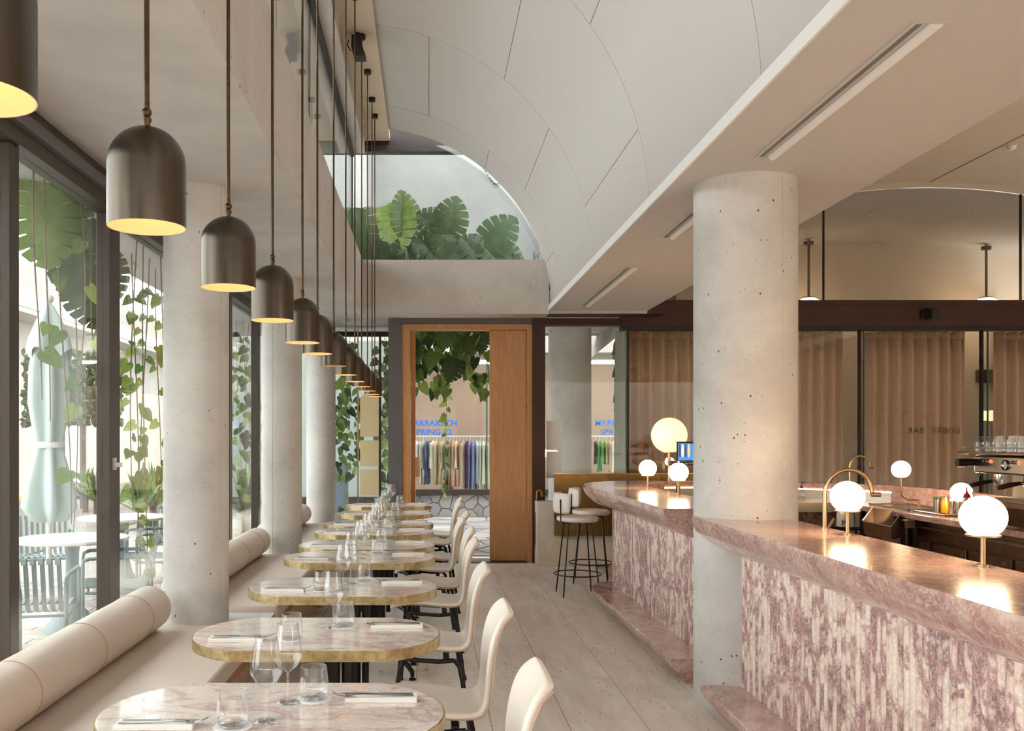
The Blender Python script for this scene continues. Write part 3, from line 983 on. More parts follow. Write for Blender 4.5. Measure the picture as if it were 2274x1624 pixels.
def make_knife():
    t = thing('knife', (0, 0, 0), '', 'knife', 'knives on the napkins')
    MB().loft([[(x, -w, z), (x, w, z), (x, w, z + 0.004), (x, -w, z + 0.004)] for x, w, z in ((0.10, .005, .0), (0.05, .0045, .0), (0.0, .0045, .0))], closed=True, caps=True).build('handle', 'cutlery_steel', t)
    MB().loft([[(x, -w, z), (x, w, z), (x, w, z + 0.0016), (x, -w, z + 0.0016)] for x, w, z in ((0.0, .0045, .001), (-0.05, .008, .001), (-0.10, .007, .001), (-0.125, .001, .001))], closed=True, caps=True).build('blade', 'cutlery_steel', t)
    return t
def make_coaster():
    o = MB().lathe([(0.001, 0.0), (0.052, 0.0), (0.052, 0.0015), (0.001, 0.0015)], (0, 0, 0), 28).build('coaster', 'paper')
    return tag(o, '', 'coaster', 'paper coasters under the tumblers')
wine0, tum0, nap0, fork0, knife0, coast0 = make_wine(), make_tumbler(), make_napkin(), make_fork(), make_knife(), make_coaster()
for k, y in enumerate(TY):
    n = TORD[k] + ' table'
    jx = lambda: random.uniform(-0.012, 0.012)
    for side, (dx, dy) in (('aisle', (0.105, 0.13)), ('bench', (-0.088, -0.125))):
        x0, yy = TX + dx + jx(), y + dy + jx()
        place(coast0, (x0, yy, ZT + 0.0002), 0, 'white round paper coaster on the %s side of the %s' % (side, n), USED)
        place(tum0, (x0, yy, ZT + 0.0018), 0, 'clear water tumbler on the %s side of the %s' % (side, n), USED)
    wines = [('aisle', (0.027, 0.095)), ('bench', (0.008, -0.09))]
    if k == 1:
        wines = [('aisle', (0.052, 0.10))]
    for side, (dx, dy) in wines:
        place(wine0, (TX + dx + jx(), y + dy + jx(), ZT + 0.0002), 0, 'empty stemmed wine glass on the %s side of the %s' % (side, n), USED)
    for side, (dx, dy, rz) in (('aisle', (0.305, 0.115, 0.0)), ('bench', (-0.285, -0.135, PI))):
        x0, yy = TX + dx + jx() * 0.5, y + dy + jx() * 0.5
        place(nap0, (x0, yy, ZT + 0.0002), rz + jx(), 'folded white napkin on the %s side of the %s' % (side, n), USED)
        place(fork0, (x0 - 0.005 * math.cos(rz), yy - 0.010, ZT + 0.0125), rz + 0.05, 'steel fork lying on the %s side napkin of the %s' % (side, n), USED)
        place(knife0, (x0 - 0.008 * math.cos(rz), yy + 0.013, ZT + 0.0125), rz - 0.02, 'steel knife lying on the %s side napkin of the %s' % (side, n), USED)

# ================================================================== PENDANTS
def make_pendant(on=True):
    t = thing('pendant_lamp', (0, 0, 0), '', 'pendant lamp', 'dark domed pendants over the tables')
    R, H = 0.079, 0.128
    prof = [(R, 0.0), (R, H)]
    prof += [(R * math.cos(a), H + R * math.sin(a)) for a in [PI / 2 * i / 12 for i in range(1, 12)]] + [(0.008, H + R)]
    MB().lathe(prof, (0, 0, 0), 48).build('shade', 'pendant_bronze', t, smooth=True)
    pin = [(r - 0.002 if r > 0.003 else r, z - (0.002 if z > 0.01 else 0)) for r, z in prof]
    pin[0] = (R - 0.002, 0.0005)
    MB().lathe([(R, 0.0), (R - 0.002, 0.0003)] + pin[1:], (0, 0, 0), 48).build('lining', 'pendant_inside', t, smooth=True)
    MB().sphere((0, 0, 0.105), 0.024, 10, 6).build('bulb', 'bulb_glow' if on else 'bulb_off', t, smooth='all')
    MB().lathe([(0.012, 0.125), (0.012, 0.19), (0.001, 0.19)], (0, 0, 0), 14).build('socket', 'brass', t, smooth=True)
    MB().lathe([(0.007, H + R - 0.003), (0.007, H + R + 0.008), (0.0095, H + R + 0.012), (0.0095, H + R + 0.018), (0.006, H + R + 0.021)] + [(0.0105 * math.cos(a) , H + R + 0.030 + 0.0105 * math.sin(a)) for a in [-1.0, -0.5, 0, 0.5, 1.0]] + [(0.006, H + R + 0.041), (0.006, H + R + 0.052)], (0, 0, 0), 16).build('knuckle', 'rod_bronze', t, smooth=True)
    MB().tube([(0, 0, H + R + 0.05), (0, 0, 3.03)], 0.0055, 10).build('rod', 'rod_bronze', t, smooth=True)
    MB().lathe([(0.001, 3.045), (0.034, 3.045), (0.034, 3.085), (0.001, 3.085)], (0, 0, 0), 20).build('ceiling_rose', 'dark_steel', t)
    return t
PD = [1.17, 1.905, 2.684, 3.446, 4.27, 4.85, 5.69, 6.53, 7.34, 8.09, 8.87, 9.6, 10.1]
pend0 = make_pendant(True)
pend_off = make_pendant(False)
for k, d in enumerate(PD):
    off = (k == 6)
    lab = ['lit dark domed pendant cut off at the top left corner', 'largest whole domed pendant, hanging over the front table', 'second whole domed pendant from the left, lit',
           'third whole domed pendant from the left, lit', 'fourth whole domed pendant from the left, lit', 'fifth whole pendant, half hidden behind the fourth',
           'unlit domed pendant in the middle of the row', 'first lit pendant beyond the unlit one', 'second pendant beyond the unlit one', 'third pendant beyond the unlit one',
           'fourth pendant beyond the unlit one', 'last but one pendant of the row', 'last pendant of the row, in front of the brass sign'][k]
    place(pend_off if off else pend0, (-0.58, d, 1.95), 0.3 * k, lab, USED)

# loudspeaker in the ceiling slot
sp = thing('loudspeaker', (-0.60, 8.05, 4.80), 'black loudspeaker hung in the ceiling slot among the lamp rods', 'speaker')
c = MB()
vs = []
for z, x0, x1, y0, y1 in ((5.0, -0.66, -0.575, 8.0, 8.12), (4.9, -0.665, -0.57, 7.98, 8.13), (4.80, -0.64, -0.535, 7.96, 8.10)):
    vs.append([(x0, y0, z), (x1, y0, z), (x1, y1, z), (x0, y1, z)])
c.loft(vs, closed=True, caps=True)
c.build('cabinet', 'black_plastic', sp, bevel=0.004)
MB().tube([(-0.69, 8.06, 4.98), (-0.70, 8.06, 4.93), (-0.672, 8.06, 4.88)], 0.005, 6).build('cable', 'rubber', sp)
MB().box(-0.63, -0.60, 8.04, 8.08, 5.0, 5.035).build('bracket', 'black_metal', sp)

# ================================================================== THE BAR
ZB = 1.06
# edge profile: inset from the front edge, height
NOSE = [(0.004, ZB), (0.0, ZB - 0.012), (0.003, ZB - 0.04), (0.02, ZB - 0.08), (0.055, ZB - 0.125), (0.105, ZB - 0.16), (0.16, ZB - 0.18), (0.205, ZB - 0.186)]
def slab(outer, inner, nose, zt, zb):
    rows = []
    for (ox, oy), (ix, iy) in zip(outer, inner):
        d = Vector((ix - ox, iy - oy, 0)); L = d.length
        d.normalize()
        row = []
        for ins, z in nose:
            ins = min(ins, L * 0.9)
            row.append((ox + d.x * ins, oy + d.y * ins, z))
        row.append((ix, iy, zb))
        row.append((ix, iy, zt))
        rows.append(row)
    return MB().loft(rows, closed=True, caps=True)

reed_r = 0.0205
def reed_mesh(z0, z1, m):
    prof = [(0.012, -reed_r)] + [(-reed_r * 0.62 * math.cos(a), reed_r * math.sin(a)) for a in [-PI / 2 + PI * i / 8 for i in range(9)]] + [(0.012, reed_r)]
    n = len(prof)
    vs = [(x, y, z0) for x, y in prof] + [(x, y, z1) for x, y in prof]
    fs = [(i, i + 1, n + i + 1, n + i) for i in range(n - 1)] + [tuple(range(n)), tuple(range(n, 2 * n))[::-1]]
    me = bpy.data.meshes.new('reed')
    me.from_pydata(vs, [], fs)
    me.update()
    for p in me.polygons:
        p.use_smooth = True
    try:
        me.set_sharp_from_angle(angle=math.radians(50))
    except Exception:
        pass
    me.materials.append(MAT[m])
    return me
REED = reed_mesh(0.15, 0.876, 'marble_reed')
def reeds(parent, y0, y1, x, org):
    n = int((y1 - y0) / 0.0415)
    for i in range(n):
        o = bpy.data.objects.new('reed', REED)
        COL.objects.link(o)
        o.parent = parent
        o.location = (x - org[0], y0 + (i + 0.5) * (y1 - y0) / n - org[1], -org[2])

STEP = [(0.006, 0.15), (0.0, 0.142), (0.004, 0.12), (0.02, 0.085), (0.05, 0.045), (0.085, 0.015), (0.10, 0.0)]
# front counter
t = thing('bar_counter', (1.75, 2.2, 0), 'front run of the pink marble bar with reeded face, nearest the camera', 'bar counter', 'two runs of the marble bar')
ys = [-1.2, 0.5, 2.0, 3.5, 5.28]
slab([(1.51, y) for y in ys], [(2.0, y) for y in ys], NOSE, ZB, ZB - 0.16).build('counter_top', 'marble_top', t, smooth=True)
MB().box(1.722, 1.97, -1.2, 5.085, 0.0, ZB - 0.18).build('carcass', 'marble_top', t)
slab([(1.495, y) for y in (-1.2, 2, 5.07)], [(1.73, y) for y in (-1.2, 2, 5.07)], STEP, 0.15, 0.0).build('foot_step', 'marble_top', t, smooth=True)
reeds(t, 1.2, 5.085, 1.722, (1.75, 2.2, 0))
# rear counter
t = thing('bar_counter', (1.75, 7.2, 0), 'rear run of the pink marble bar with a rounded end, behind the column', 'bar counter', 'two runs of the marble bar')
outer = [(1.49, 5.82), (1.475, 7.0), (1.455, 8.0), (1.445, 8.4), (1.46, 8.68), (1.52, 8.95), (1.64, 9.18), (1.82, 9.35), (2.06, 9.45), (2.36, 9.49)]
inner = [(2.0, 5.82), (2.0, 7.0), (2.0, 8.0), (2.01, 8.4), (2.015, 8.6), (2.025, 8.8), (2.06, 8.98), (2.12, 9.13), (2.22, 9.26), (2.40, 9.36)]
slab(outer, inner, NOSE, ZB, ZB - 0.16).build('counter_top', 'marble_top', t, smooth=True)
bo = [(o[0] + (i[0] - o[0]) * 0.44, o[1] + (i[1] - o[1]) * 0.44) for o, i in zip(outer, inner)]
MB().prism([(1.728, 5.86), (1.728, 8.48)] + [(p[0] + 0.03, p[1]) for p in bo[4:]] + [(i[0] - 0.02, i[1]) for i in reversed(inner[1:])] + [(1.97, 5.86)], 0.0, ZB - 0.18).build('carcass', 'marble_reed', t)
so = [(1.49, 5.66), (1.475, 7.0), (1.465, 8.0), (1.47, 8.3), (1.52, 8.52), (1.62, 8.64), (1.74, 8.68)]
si = [(1.74, 5.66), (1.74, 7.0), (1.74, 8.0), (1.74, 8.2), (1.745, 8.35), (1.75, 8.45), (1.76, 8.5)]
slab(so, si, STEP, 0.15, 0.0).build('foot_step', 'marble_top', t, smooth=True)
reeds(t, 5.87, 8.5, 1.722, (1.75, 7.2, 0))

# back upstand that wraps the work area
path = [(2.36, 9.43), (2.8, 9.46), (3.3, 9.38), (3.75, 9.2), (4.12, 8.95), (4.36, 8.62), (4.46, 8.2), (4.48, 7.2), (4.46, 6.0), (4.42, 4.4)]
def offset(path, d):
    out = []
    for i, p in enumerate(path):
        a, b = path[max(i - 1, 0)], path[min(i + 1, len(path) - 1)]
        dx, dy = b[0] - a[0], b[1] - a[1]
        l = math.hypot(dx, dy)
        out.append((p[0] + dy / l * d, p[1] - dx / l * d))
    return out
def wall_strip(path, d0, d1, z0, z1):
    a, b = offset(path, d0), offset(path, d1)
    return MB().loft([[(p[0], p[1], z0), (q[0], q[1], z0), (q[0], q[1], z1), (p[0], p[1], z1)] for p, q in zip(a, b)], closed=True, caps=True)
t = thing('back_bar', (3.6, 8.2, 0), 'curved back bar with marble upstand in front of the curtains', 'back bar')
wall_strip(path, -0.06, 0.05, 1.0, 1.055).build('marble_cap', 'marble_top', t, smooth=True)
wall_strip(path, -0.05, 0.04, 0.0, 1.0).build('back_panel', 'marble_reed', t, smooth=True)
wall_strip(path[:6], 0.041, 0.052, 0.905, 1.0).build('steel_splashback', 'steel', t, smooth=True)
wall_strip(path[5:], 0.041, 0.052, 0.905, 1.0).build('stone_splashback', 'marble_top', t, smooth=True)
wall_strip(path[:6], 0.052, 0.060, 0.985, 0.998).build('light_strip', 'led_strip', t)
wt = [(p[0], p[1]) for p in offset(path[:6], 0.05)]
MB().prism([(2.36, 8.55), (3.9, 8.45), (4.28, 8.45)] + [p for p in reversed(wt)], 0.86, 0.905).build('sink_top', 'steel', t)
MB().box(2.45, 3.95, 8.45, 8.475, 0.82, 0.905).build('front_apron', 'steel', t)
for x in (2.6, 3.4, 3.85):
    MB().tube([(x, 8.5, 0.0), (x, 8.5, 0.86)], 0.02, 8).build('leg', 'steel_brown', t)
MB().box(2.45, 3.8, 8.6, 9.0, 0.26, 0.285).build('under_shelf', 'steel_brown', t)
t = thing('work_counter', (4.1, 6.6, 0), 'marble topped work counter with drawers under the espresso machine', 'counter')
MB().prism([(3.80, 4.4), (4.40, 4.4), (4.43, 8.44), (3.80, 8.44)], 0.862, 0.906).build('worktop', 'marble_top', t, bevel=0.004)
MB().box(3.88, 4.38, 4.5, 7.25, 0.08, 0.862).build('carcass', 'steel_brown', t)
MB().box(3.84, 3.88, 4.5, 7.25, 0.72, 0.80).build('apron', 'steel_brown', t)
MB().box(3.825, 3.86, 4.5, 7.25, 0.80, 0.815).build('drip_edge', 'steel', t)
for k, (y0, y1) in enumerate(((6.62, 7.05), (6.1, 6.58), (5.58, 6.06), (5.06, 5.54))):
    d = MB().box(3.855, 3.88, y0, y1, 0.2, 0.70).build('fridge_door', 'steel_brown', t, bevel=0.003)
    MB().box(3.848, 3.858, y0 + 0.1, y1 - 0.14, 0.55, 0.63).build('recessed_grip', 'black_plastic', d)
    MB().lathe([(0.001, 3.848), (0.012, 3.848), (0.012, 3.857)], (0, y1 - 0.4, 0.66), 12, 'x').build('lock', 'chrome', d)
p = MB().box(3.855, 3.88, 7.08, 7.24, 0.2, 0.70).build('control_panel', 'steel_brown', t)
MB().box(3.848, 3.858, 7.12, 7.19, 0.50, 0.60).build('display', 'black_plastic', p)
for y in (7.5, 8.3):
    MB().box(3.9, 3.94, y, y + 0.04, 0.0, 0.862).build('leg', 'steel_brown', t)
MB().box(4.3, 4.33, 7.25, 8.4, 0.0, 0.862).build('rear_panel', 'dark_steel', t)
# trays let into the worktop
for k, (y0, y1) in enumerate(((7.55, 8.2), (7.0, 7.5))):
    o = thing('steel_pan', (4.1, (y0 + y1) / 2, 0.906), ['shallow steel pan in the worktop beside the bent globe lamp', 'shallow steel pan in the worktop beside the juice bottle'][k], 'pan', 'pans on the worktop')
    MB().box(3.92, 4.25, y0, y1, 0.906, 0.912).build('tray', 'steel', o)
    MB().tube([(3.92, y0, 0.916), (4.25, y0, 0.916), (4.25, y1, 0.916), (3.92, y1, 0.916), (3.92, y0, 0.916)], 0.006, 6).build('rim', 'steel', o, smooth=True)

# open steel hopper hung on the work counter
t = thing('knock_box', (3.6, 7.3, 0.68), 'open angular brown steel box hung at the corner of the work counter', 'box')
a = [at(1915, 1157, 7.0), at(1937, 1128, 7.6), at(2003, 1138, 7.55), at(1978, 1170, 6.95)]
b = [at(1919, 1186, 7.05), at(1940, 1180, 7.55), at(2012, 1192, 7.5), at(1981, 1199, 6.98)]
cen = sum(a, Vector()) / 4
ai = [p + (cen - p) * 0.05 for p in a]
bi = [p + (cen - p) * 0.05 + Vector((0, 0, 0.012)) for p in b]
MB().loft([[tuple(p) for p in r] for r in (bi, ai, a, b)], closed=True, caps=False).add([tuple(p) for p in b], [(0, 1, 2, 3)]).add([tuple(p) for p in bi], [(0, 1, 2, 3)]).build('body', 'steel_brown', t)
MB().tube([tuple(p) for p in a + a[:1]], 0.005, 6).build('folded_rim', 'steel', t)
MB().box(3.72, 3.80, 7.2, 7.25, 0.80, 0.86).build('hanging_tab', 'steel_brown', t)

# cartons under the back counter
for k in range(3):
    p = at(1874 + 15 * k, 1171, 8.3 + 0.03 * k)
    o = thing('carton', p, ['white carton marked M under the back counter, left of three', 'middle one of three white cartons under the back counter', 'white carton under the back counter, right of three'][k], 'carton', 'cartons under the back counter')
    MB().box(p.x - 0.027, p.x + 0.027, p.y, p.y + 0.09, p.z, p.z + 0.115).build('body', 'paper', o)
    MB().loft([[(p.x - 0.027, p.y, p.z + .115), (p.x + .027, p.y, p.z + .115), (p.x + .027, p.y + .09, p.z + .115), (p.x - .027, p.y + .09, p.z + .115)], [(p.x - 0.027, p.y + .04, p.z + .145), (p.x + .027, p.y + .04, p.z + .145), (p.x + .027, p.y + .05, p.z + .145), (p.x - .027, p.y + .05, p.z + .145)]], closed=True, caps=True).build('gable', 'paper', o)
    if k == 0:
        l = letters('letter', 'M', 0.06, 'dark_steel', (0, 0, 0), 0)
        l.parent = o; l.location = (-0.02, -0.002, 0.02)
sh = thing('carton_shelf', at(1890, 1171, 8.35), 'dark wire shelf holding the white cartons', 'shelf')
p = at(1890, 1172, 8.35)
MB().box(p.x - 0.13, p.x + 0.1, p.y - 0.1, p.y + 0.12, p.z - 0.014, p.z - 0.002).build('deck', 'dark_steel', sh)
for sx in (-0.12, 0.09):
    MB().tube([(p.x + sx, p.y + 0.1, 0.0), (p.x + sx, p.y + 0.1, p.z)], 0.01, 6).build('leg', 'dark_steel', sh)

# ---- globe lamps on the bar
def make_globe(stem):
    t = thing('globe_lamp', (0, 0, 0), '', 'table lamp', 'white globe lamps on brass stems')
    MB().sphere((0, 0, stem + 0.062), 0.076, 28, 12, cut=-0.82, sz=0.97).build('globe', 'globe_glow', t, smooth='all')
    MB().lathe([(0.001, stem - 0.006), (0.056, stem - 0.006), (0.056, stem), (0.001, stem)], (0, 0, 0), 28).build('plate', 'brass', t)
    MB().tube([(0, 0, 0.006), (0, 0, stem - 0.005)], 0.0085, 12).build('stem', 'brass', t, smooth=True)
    MB().lathe([(0.001, 0.0), (0.022, 0.0), (0.022, 0.006), (0.001, 0.006)], (0, 0, 0), 20).build('foot', 'brass', t)
    return t
g0 = make_globe(0.112)
for (x, y, lab) in ((1.955, 3.25, 'large white globe lamp cut by the right edge, on the front bar'), (1.955, 4.30, 'white globe lamp under the brass tap arch on the front bar'),
                    (1.955, 7.2, 'white globe lamp beside the big column on the rear bar'), (1.93, 8.1, 'white globe lamp at the rounded far end of the bar')):
    place(g0, (x, y, ZB + 0.0005), 0, lab, USED)
# globe on a bent stem
t = thing('globe_lamp', (4.22, 7.85, 0.906), 'white globe lamp on a bent brass stem above the back worktop', 'table lamp', 'white globe lamps on brass stems')
c = at(2001, 1043, 7.85)
MB().sphere((c.x, c.y, c.z), 0.076, 32, 18, cut=-0.82, sz=0.97).build('globe', 'globe_glow', t, smooth='all')
MB().lathe([(0.001, c.z - 0.069), (0.04, c.z - 0.069), (0.04, c.z - 0.063), (0.001, c.z - 0.063)], (c.x, c.y, 0), 24).build('plate', 'brass', t)
MB().tube([(c.x, c.y, c.z - 0.068), (c.x, c.y, 1.04), (c.x + 0.012, c.y, 1.0), (c.x + 0.05, c.y, 0.975), (c.x + 0.15, c.y, 0.972)], 0.008, 10).build('stem', 'brass', t, smooth=True)
MB().tube([(c.x + 0.15, c.y, 0.98), (c.x + 0.15, c.y, 0.906)], 0.009, 8).build('foot', 'brass', t, smooth=True)
place(g0, (4.0, 6.92, 0.9185), 0, 'white globe lamp partly behind the espresso machine handles', USED)
# large soft globe
c = at(1486, 967, 9.42)
t = thing('globe_lamp', (c.x, c.y, 1.055), 'big cream globe lamp in front of the left curtain', 'table lamp', 'white globe lamps on brass stems')
MB().sphere((c.x, c.y, c.z), 0.181, 40, 24, cut=-0.95).build('globe', 'globe_soft', t, smooth='all')
MB().lathe([(0.001, c.z - 0.178), (0.075, c.z - 0.178), (0.075, c.z - 0.170), (0.001, c.z - 0.170)], (c.x, c.y, 0), 24).build('plate', 'brass', t)
MB().tube([(c.x, c.y, 1.055), (c.x, c.y, c.z - 0.175)], 0.016, 12).build('stem', 'brass', t, smooth=True)

# ---- brass gooseneck taps
def tap(base, H, span, r, label):
    t = thing('brass_tap', base, label, 'tap', 'brass gooseneck taps')
    x, y, z = base
    R = span / 2
    pts = [(x, y, z), (x, y, z + H - R)] + [(x + R - R * math.cos(a), y, z + H - R + R * math.sin(a)) for a in [PI * i / 14 for i in range(1, 13)]]
    e = pts[-1]
    pts += [(e[0] + 0.012, y, e[2] - 0.045)]
    MB().tube(pts, r, 14).build('spout', 'brass', t, smooth=True)
    MB().tube([(pts[-1][0] - 0.005, y, pts[-1][2] - 0.012), (pts[-1][0] + 0.04, y, pts[-1][2] - 0.012)], r * 1.1, 12).build('nozzle', 'brass', t, smooth=True)
    MB().tube([(pts[-1][0] + 0.008, y, pts[-1][2] - 0.002), (pts[-1][0] + 0.0, y, pts[-1][2] + 0.022)], r * 0.35, 8).build('lever', 'brass', t, smooth=True)
    MB().lathe([(0.001, z), (r * 1.7, z), (r * 1.7, z + 0.006), (0.001, z + 0.006)], (x, y, 0), 20).build('collar', 'brass', t)
    return t
tap((1.965, 4.57, ZB), 0.292, 0.235, 0.0105, 'tall brass gooseneck tap arching over a globe lamp on the front bar')
tap((4.05, 8.86, 0.905), 0.42, 0.19, 0.010, 'brass gooseneck tap at the back of the bar in front of the curtain gap')

# ---- espresso machine
t = thing('espresso_machine', (4.1, 5.95, 0.906), 'steel espresso machine with black handles on the right work counter', 'coffee machine')
ym0, ym1 = 5.2, 6.46
base = MB().loft([[(3.86, ym0 + 0.1, .92), (4.38, ym0 + .1, .92), (4.38, ym1 - .06, .92), (3.86, ym1 - .06, .92)], [(3.76, ym0, 1.05), (4.4, ym0, 1.05), (4.4, ym1, 1.05), (3.76, ym1, 1.05)], [(3.76, ym0, 1.085), (4.4, ym0, 1.085), (4.4, ym1, 1.085), (3.76, ym1, 1.085)]], closed=True, caps=True)
base.build('base', 'steel_brown', t, bevel=0.004)
for yy in (ym0 + 0.2, ym1 - 0.15):
    for xx in (3.92, 4.32):
        MB().lathe([(0.001, .906), (0.02, .906), (0.02, .922), (0.001, .922)], (xx, yy, 0), 10).build('foot', 'rubber', t)
g = MB().box(3.79, 4.02, ym0 + 0.06, ym1 - 0.06, 1.085, 1.092)
g.build('drip_tray', 'steel', t)
MB().box(4.06, 4.4, ym0 + 0.05, ym1 - 0.05, 1.085, 1.27).build('back_column', 'steel', t)
MB().box(3.82, 4.4, ym0, ym1, 1.262, 1.385).build('head', 'steel', t, bevel=0.012)
MB().box(3.72, 4.42, ym0 - 0.01, ym1 + 0.02, 1.392, 1.412).build('cup_tray', 'steel_brown', t, bevel=0.004)
for sx in (3.74, 4.40):
    MB().tube([(sx, ym0, 1.44), (sx, ym1, 1.44)], 0.005, 6).build('tray_rail', 'chrome', t)
for k, yy in enumerate((6.22, 5.92, 5.62)):
    gr = MB().lathe([(0.001, 1.19), (0.034, 1.19), (0.036, 1.21), (0.036, 1.262), (0.001, 1.262)], (3.86, yy, 0), 20).build('group_head', 'chrome', t, smooth=True)
    MB().tube([(3.83, yy, 1.215), (3.79, yy, 1.212)], 0.011, 10).build('portafilter_neck', 'chrome', gr)
    MB().tube([(3.80, yy, 1.214), (3.73, yy, 1.203), (3.655, yy - 0.01, 1.185)], [0.012, 0.017, 0.015], 10).build('portafilter_handle', 'black_plastic', gr, smooth=True)
    for b in range(3):
        MB().lathe([(0.007, 3.817), (0.0115, 3.813), (0.0125, 3.819)], (0, yy + 0.11 - b * 0.034, 1.345), 14, 'x').build('button', 'red_glow' if b == 2 else 'chrome', t, smooth=True)
MB().lathe([(0.001, 3.815), (0.028, 3.815), (0.033, 3.806), (0.036, 3.819)], (0, 6.10, 1.325), 20, 'x').build('gauge', 'chrome', t, smooth=True)
MB().box(3.812, 3.822, 5.76, 5.83, 1.335, 1.36).build('display', 'red_glow', t)
for yy in (6.42, 5.46):
    MB().tube([(3.82, yy, 1.335), (3.75, yy, 1.335), (3.735, yy, 1.333), (3.68, yy, 1.332)], [0.024, 0.027, 0.031, 0.029], 14).build('steam_knob', 'black_plastic', t, smooth=True)
    MB().tube([(3.84, yy, 1.262), (3.80, yy - 0.02, 1.2), (3.77, yy - 0.03, 1.11)], 0.006, 8).build('steam_wand', 'chrome', t, smooth=True)
# cups and glasses on its tray
def make_cup():
    o = MB().lathe([(0.001, 0.052), (0.022, 0.052), (0.024, 0.045), (0.036, 0.02), (0.041, 0.0), (0.039, 0.0), (0.034, 0.02), (0.021, 0.044), (0.001, 0.046)], (0, 0, 0), 20).build('cup', 'porcelain', smooth=True)
    return tag(o, '', 'cup', 'cups on the espresso machine')
def make_glass():
    t = thing('glass', (0, 0, 0), '', 'glass', 'upturned glasses on the espresso machine')
    MB().lathe([(0.033, 0.0), (0.031, 0.06), (0.028, 0.095), (0.001, 0.097)], (0, 0, 0), 20).build('wall', 'drink_glass', t, smooth='all')
    MB().lathe([(0.028, 0.094), (0.0285, 0.101), (0.022, 0.103), (0.001, 0.1)], (0, 0, 0), 20).build('thick_base', 'drink_glass', t, smooth='all')
    return t
cup0, gl0 = make_cup(), make_glass()
for k in range(5):
    place(gl0, (3.80 + 0.0 * k, 6.36 - 0.115 * k, 1.4125), 0, 'upturned clear glass on the espresso machine, %s' % ['first from its far end', 'second from its far end', 'third from its far end', 'fourth from its far end', 'fifth from its far end'][k], USED)
for k in range(10):
    r, c = k // 5, k % 5
    place(cup0, (3.90 + 0.02 * (c % 2), 6.30 - 0.115 * c, 1.4125 + 0.054 * r), 0, 'white cup upside down on the machine, %s row, %s from far end' % (['lower', 'upper'][r], ['first', 'second', 'third', 'fourth', 'fifth'][c]), USED)

# ---- small things on the worktop
def bottle(name, px, py, d, prof, m, label, cat, cap=None):
    p = at(px, py, d)
    z = 0.9185 if d < 7.5 else 0.906
    t = thing(name, (p.x, p.y, z), label, cat)
    MB().lathe(prof, (p.x, p.y, z), 18).build('body', m, t, smooth=True)
    if cap:
        MB().lathe(cap[0], (p.x, p.y, z), 18).build('lid', cap[1], t, smooth=True)
    return t
tin = bottle('tin', 2081, 1120, 7.25, [(0.001, 0), (0.028, 0), (0.028, 0.10), (0.025, 0.10), (0.025, 0.02)], 'steel', 'steel tin with green sprigs on the worktop', 'tin')
for k in range(7):
    a = k * 0.9
    q = Vector(tin.location)
    MB().loft([[(q.x + 0.012 * math.cos(a), q.y + 0.012 * math.sin(a), q.z + 0.07), (q.x + 0.016 * math.cos(a + .3), q.y + 0.016 * math.sin(a + .3), q.z + 0.07)], [(q.x + 0.03 * math.cos(a), q.y + 0.03 * math.sin(a), q.z + 0.125), (q.x + 0.036 * math.cos(a + .5), q.y + 0.036 * math.sin(a + .5), q.z + 0.12)]]).build('sprig', 'leaf_mid', tin)
bottle('juice_bottle', 2099, 1122, 7.2, [(0.001, 0), (0.032, 0), (0.034, 0.008), (0.034, 0.085), (0.026, 0.1), (0.026, 0.11), (0.001, 0.11)], 'orange_juice', 'squat bottle of orange juice with a metal lid', 'bottle', ([(0.028, 0.108), (0.028, 0.125), (0.001, 0.126)], 'steel'))
bottle('shaker', 2114, 1124, 7.15, [(0.001, 0), (0.022, 0), (0.019, 0.05), (0.021, 0.085), (0.021, 0.095), (0.001, 0.095)], 'steel', 'waisted steel shaker beside the juice bottle', 'shaker', ([(0.022, 0.094), (0.02, 0.115), (0.001, 0.118)], 'chrome'))
bottle('shaker', 2128, 1124, 7.1, [(0.001, 0), (0.021, 0), (0.021, 0.09), (0.001, 0.09)], 'steel', 'straight steel shaker closest to the espresso machine', 'shaker', ([(0.022, 0.089), (0.02, 0.112), (0.001, 0.115)], 'chrome'))
b = bottle('squeeze_bottle', 2147, 1100, 6.75, [(0.001, 0), (0.028, 0), (0.028, 0.13), (0.022, 0.15), (0.001, 0.15)], 'paper', 'white squeeze bottle with a red nozzle behind the machine', 'bottle', ([(0.026, 0.148), (0.022, 0.17), (0.008, 0.185), (0.004, 0.225), (0.001, 0.226)], 'red_plastic'))
p = at(1780, 1106, 8.8)
t = thing('soap_bottle', (p.x, p.y, 0.905), 'clear soap bottle with a dark pump at the sink', 'bottle')
MB().lathe([(0.001, 0), (0.034, 0), (0.034, 0.09), (0.012, 0.105), (0.012, 0.115)], (p.x, p.y, 0.905), 18).build('body', 'drink_glass', t, smooth='all')
MB().lathe([(0.014, 0.115), (0.014, 0.135), (0.004, 0.137), (0.004, 0.17), (0.001, 0.17)], (p.x, p.y, 0.905), 12).build('pump', 'black_plastic', t)
MB().tube([(p.x, p.y, 1.072), (p.x + 0.035, p.y, 1.07)], 0.004, 6).build('spout', 'black_plastic', t)
p = at(1850, 1160, 7.9)
t = thing('stirring_paddle', at(1838, 1176, 8.0), 'pale wooden rod sticking up behind the front bar', 'rod')
MB().tube([at(1822, 1200, 8.0), at(1852, 1152, 8.0)], 0.011, 10).build('rod', 'bench_stone', t, smooth=True)
MB().lathe([(0.001, 0.0), (0.06, 0.0), (0.055, 0.3), (0.05, 0.3), (0.05, 0.05)], (at(1822, 1200, 8.0).x, 8.0, at(1822, 1200, 8.0).z - 0.25), 16).build('holder', 'steel_brown', t, smooth=True)

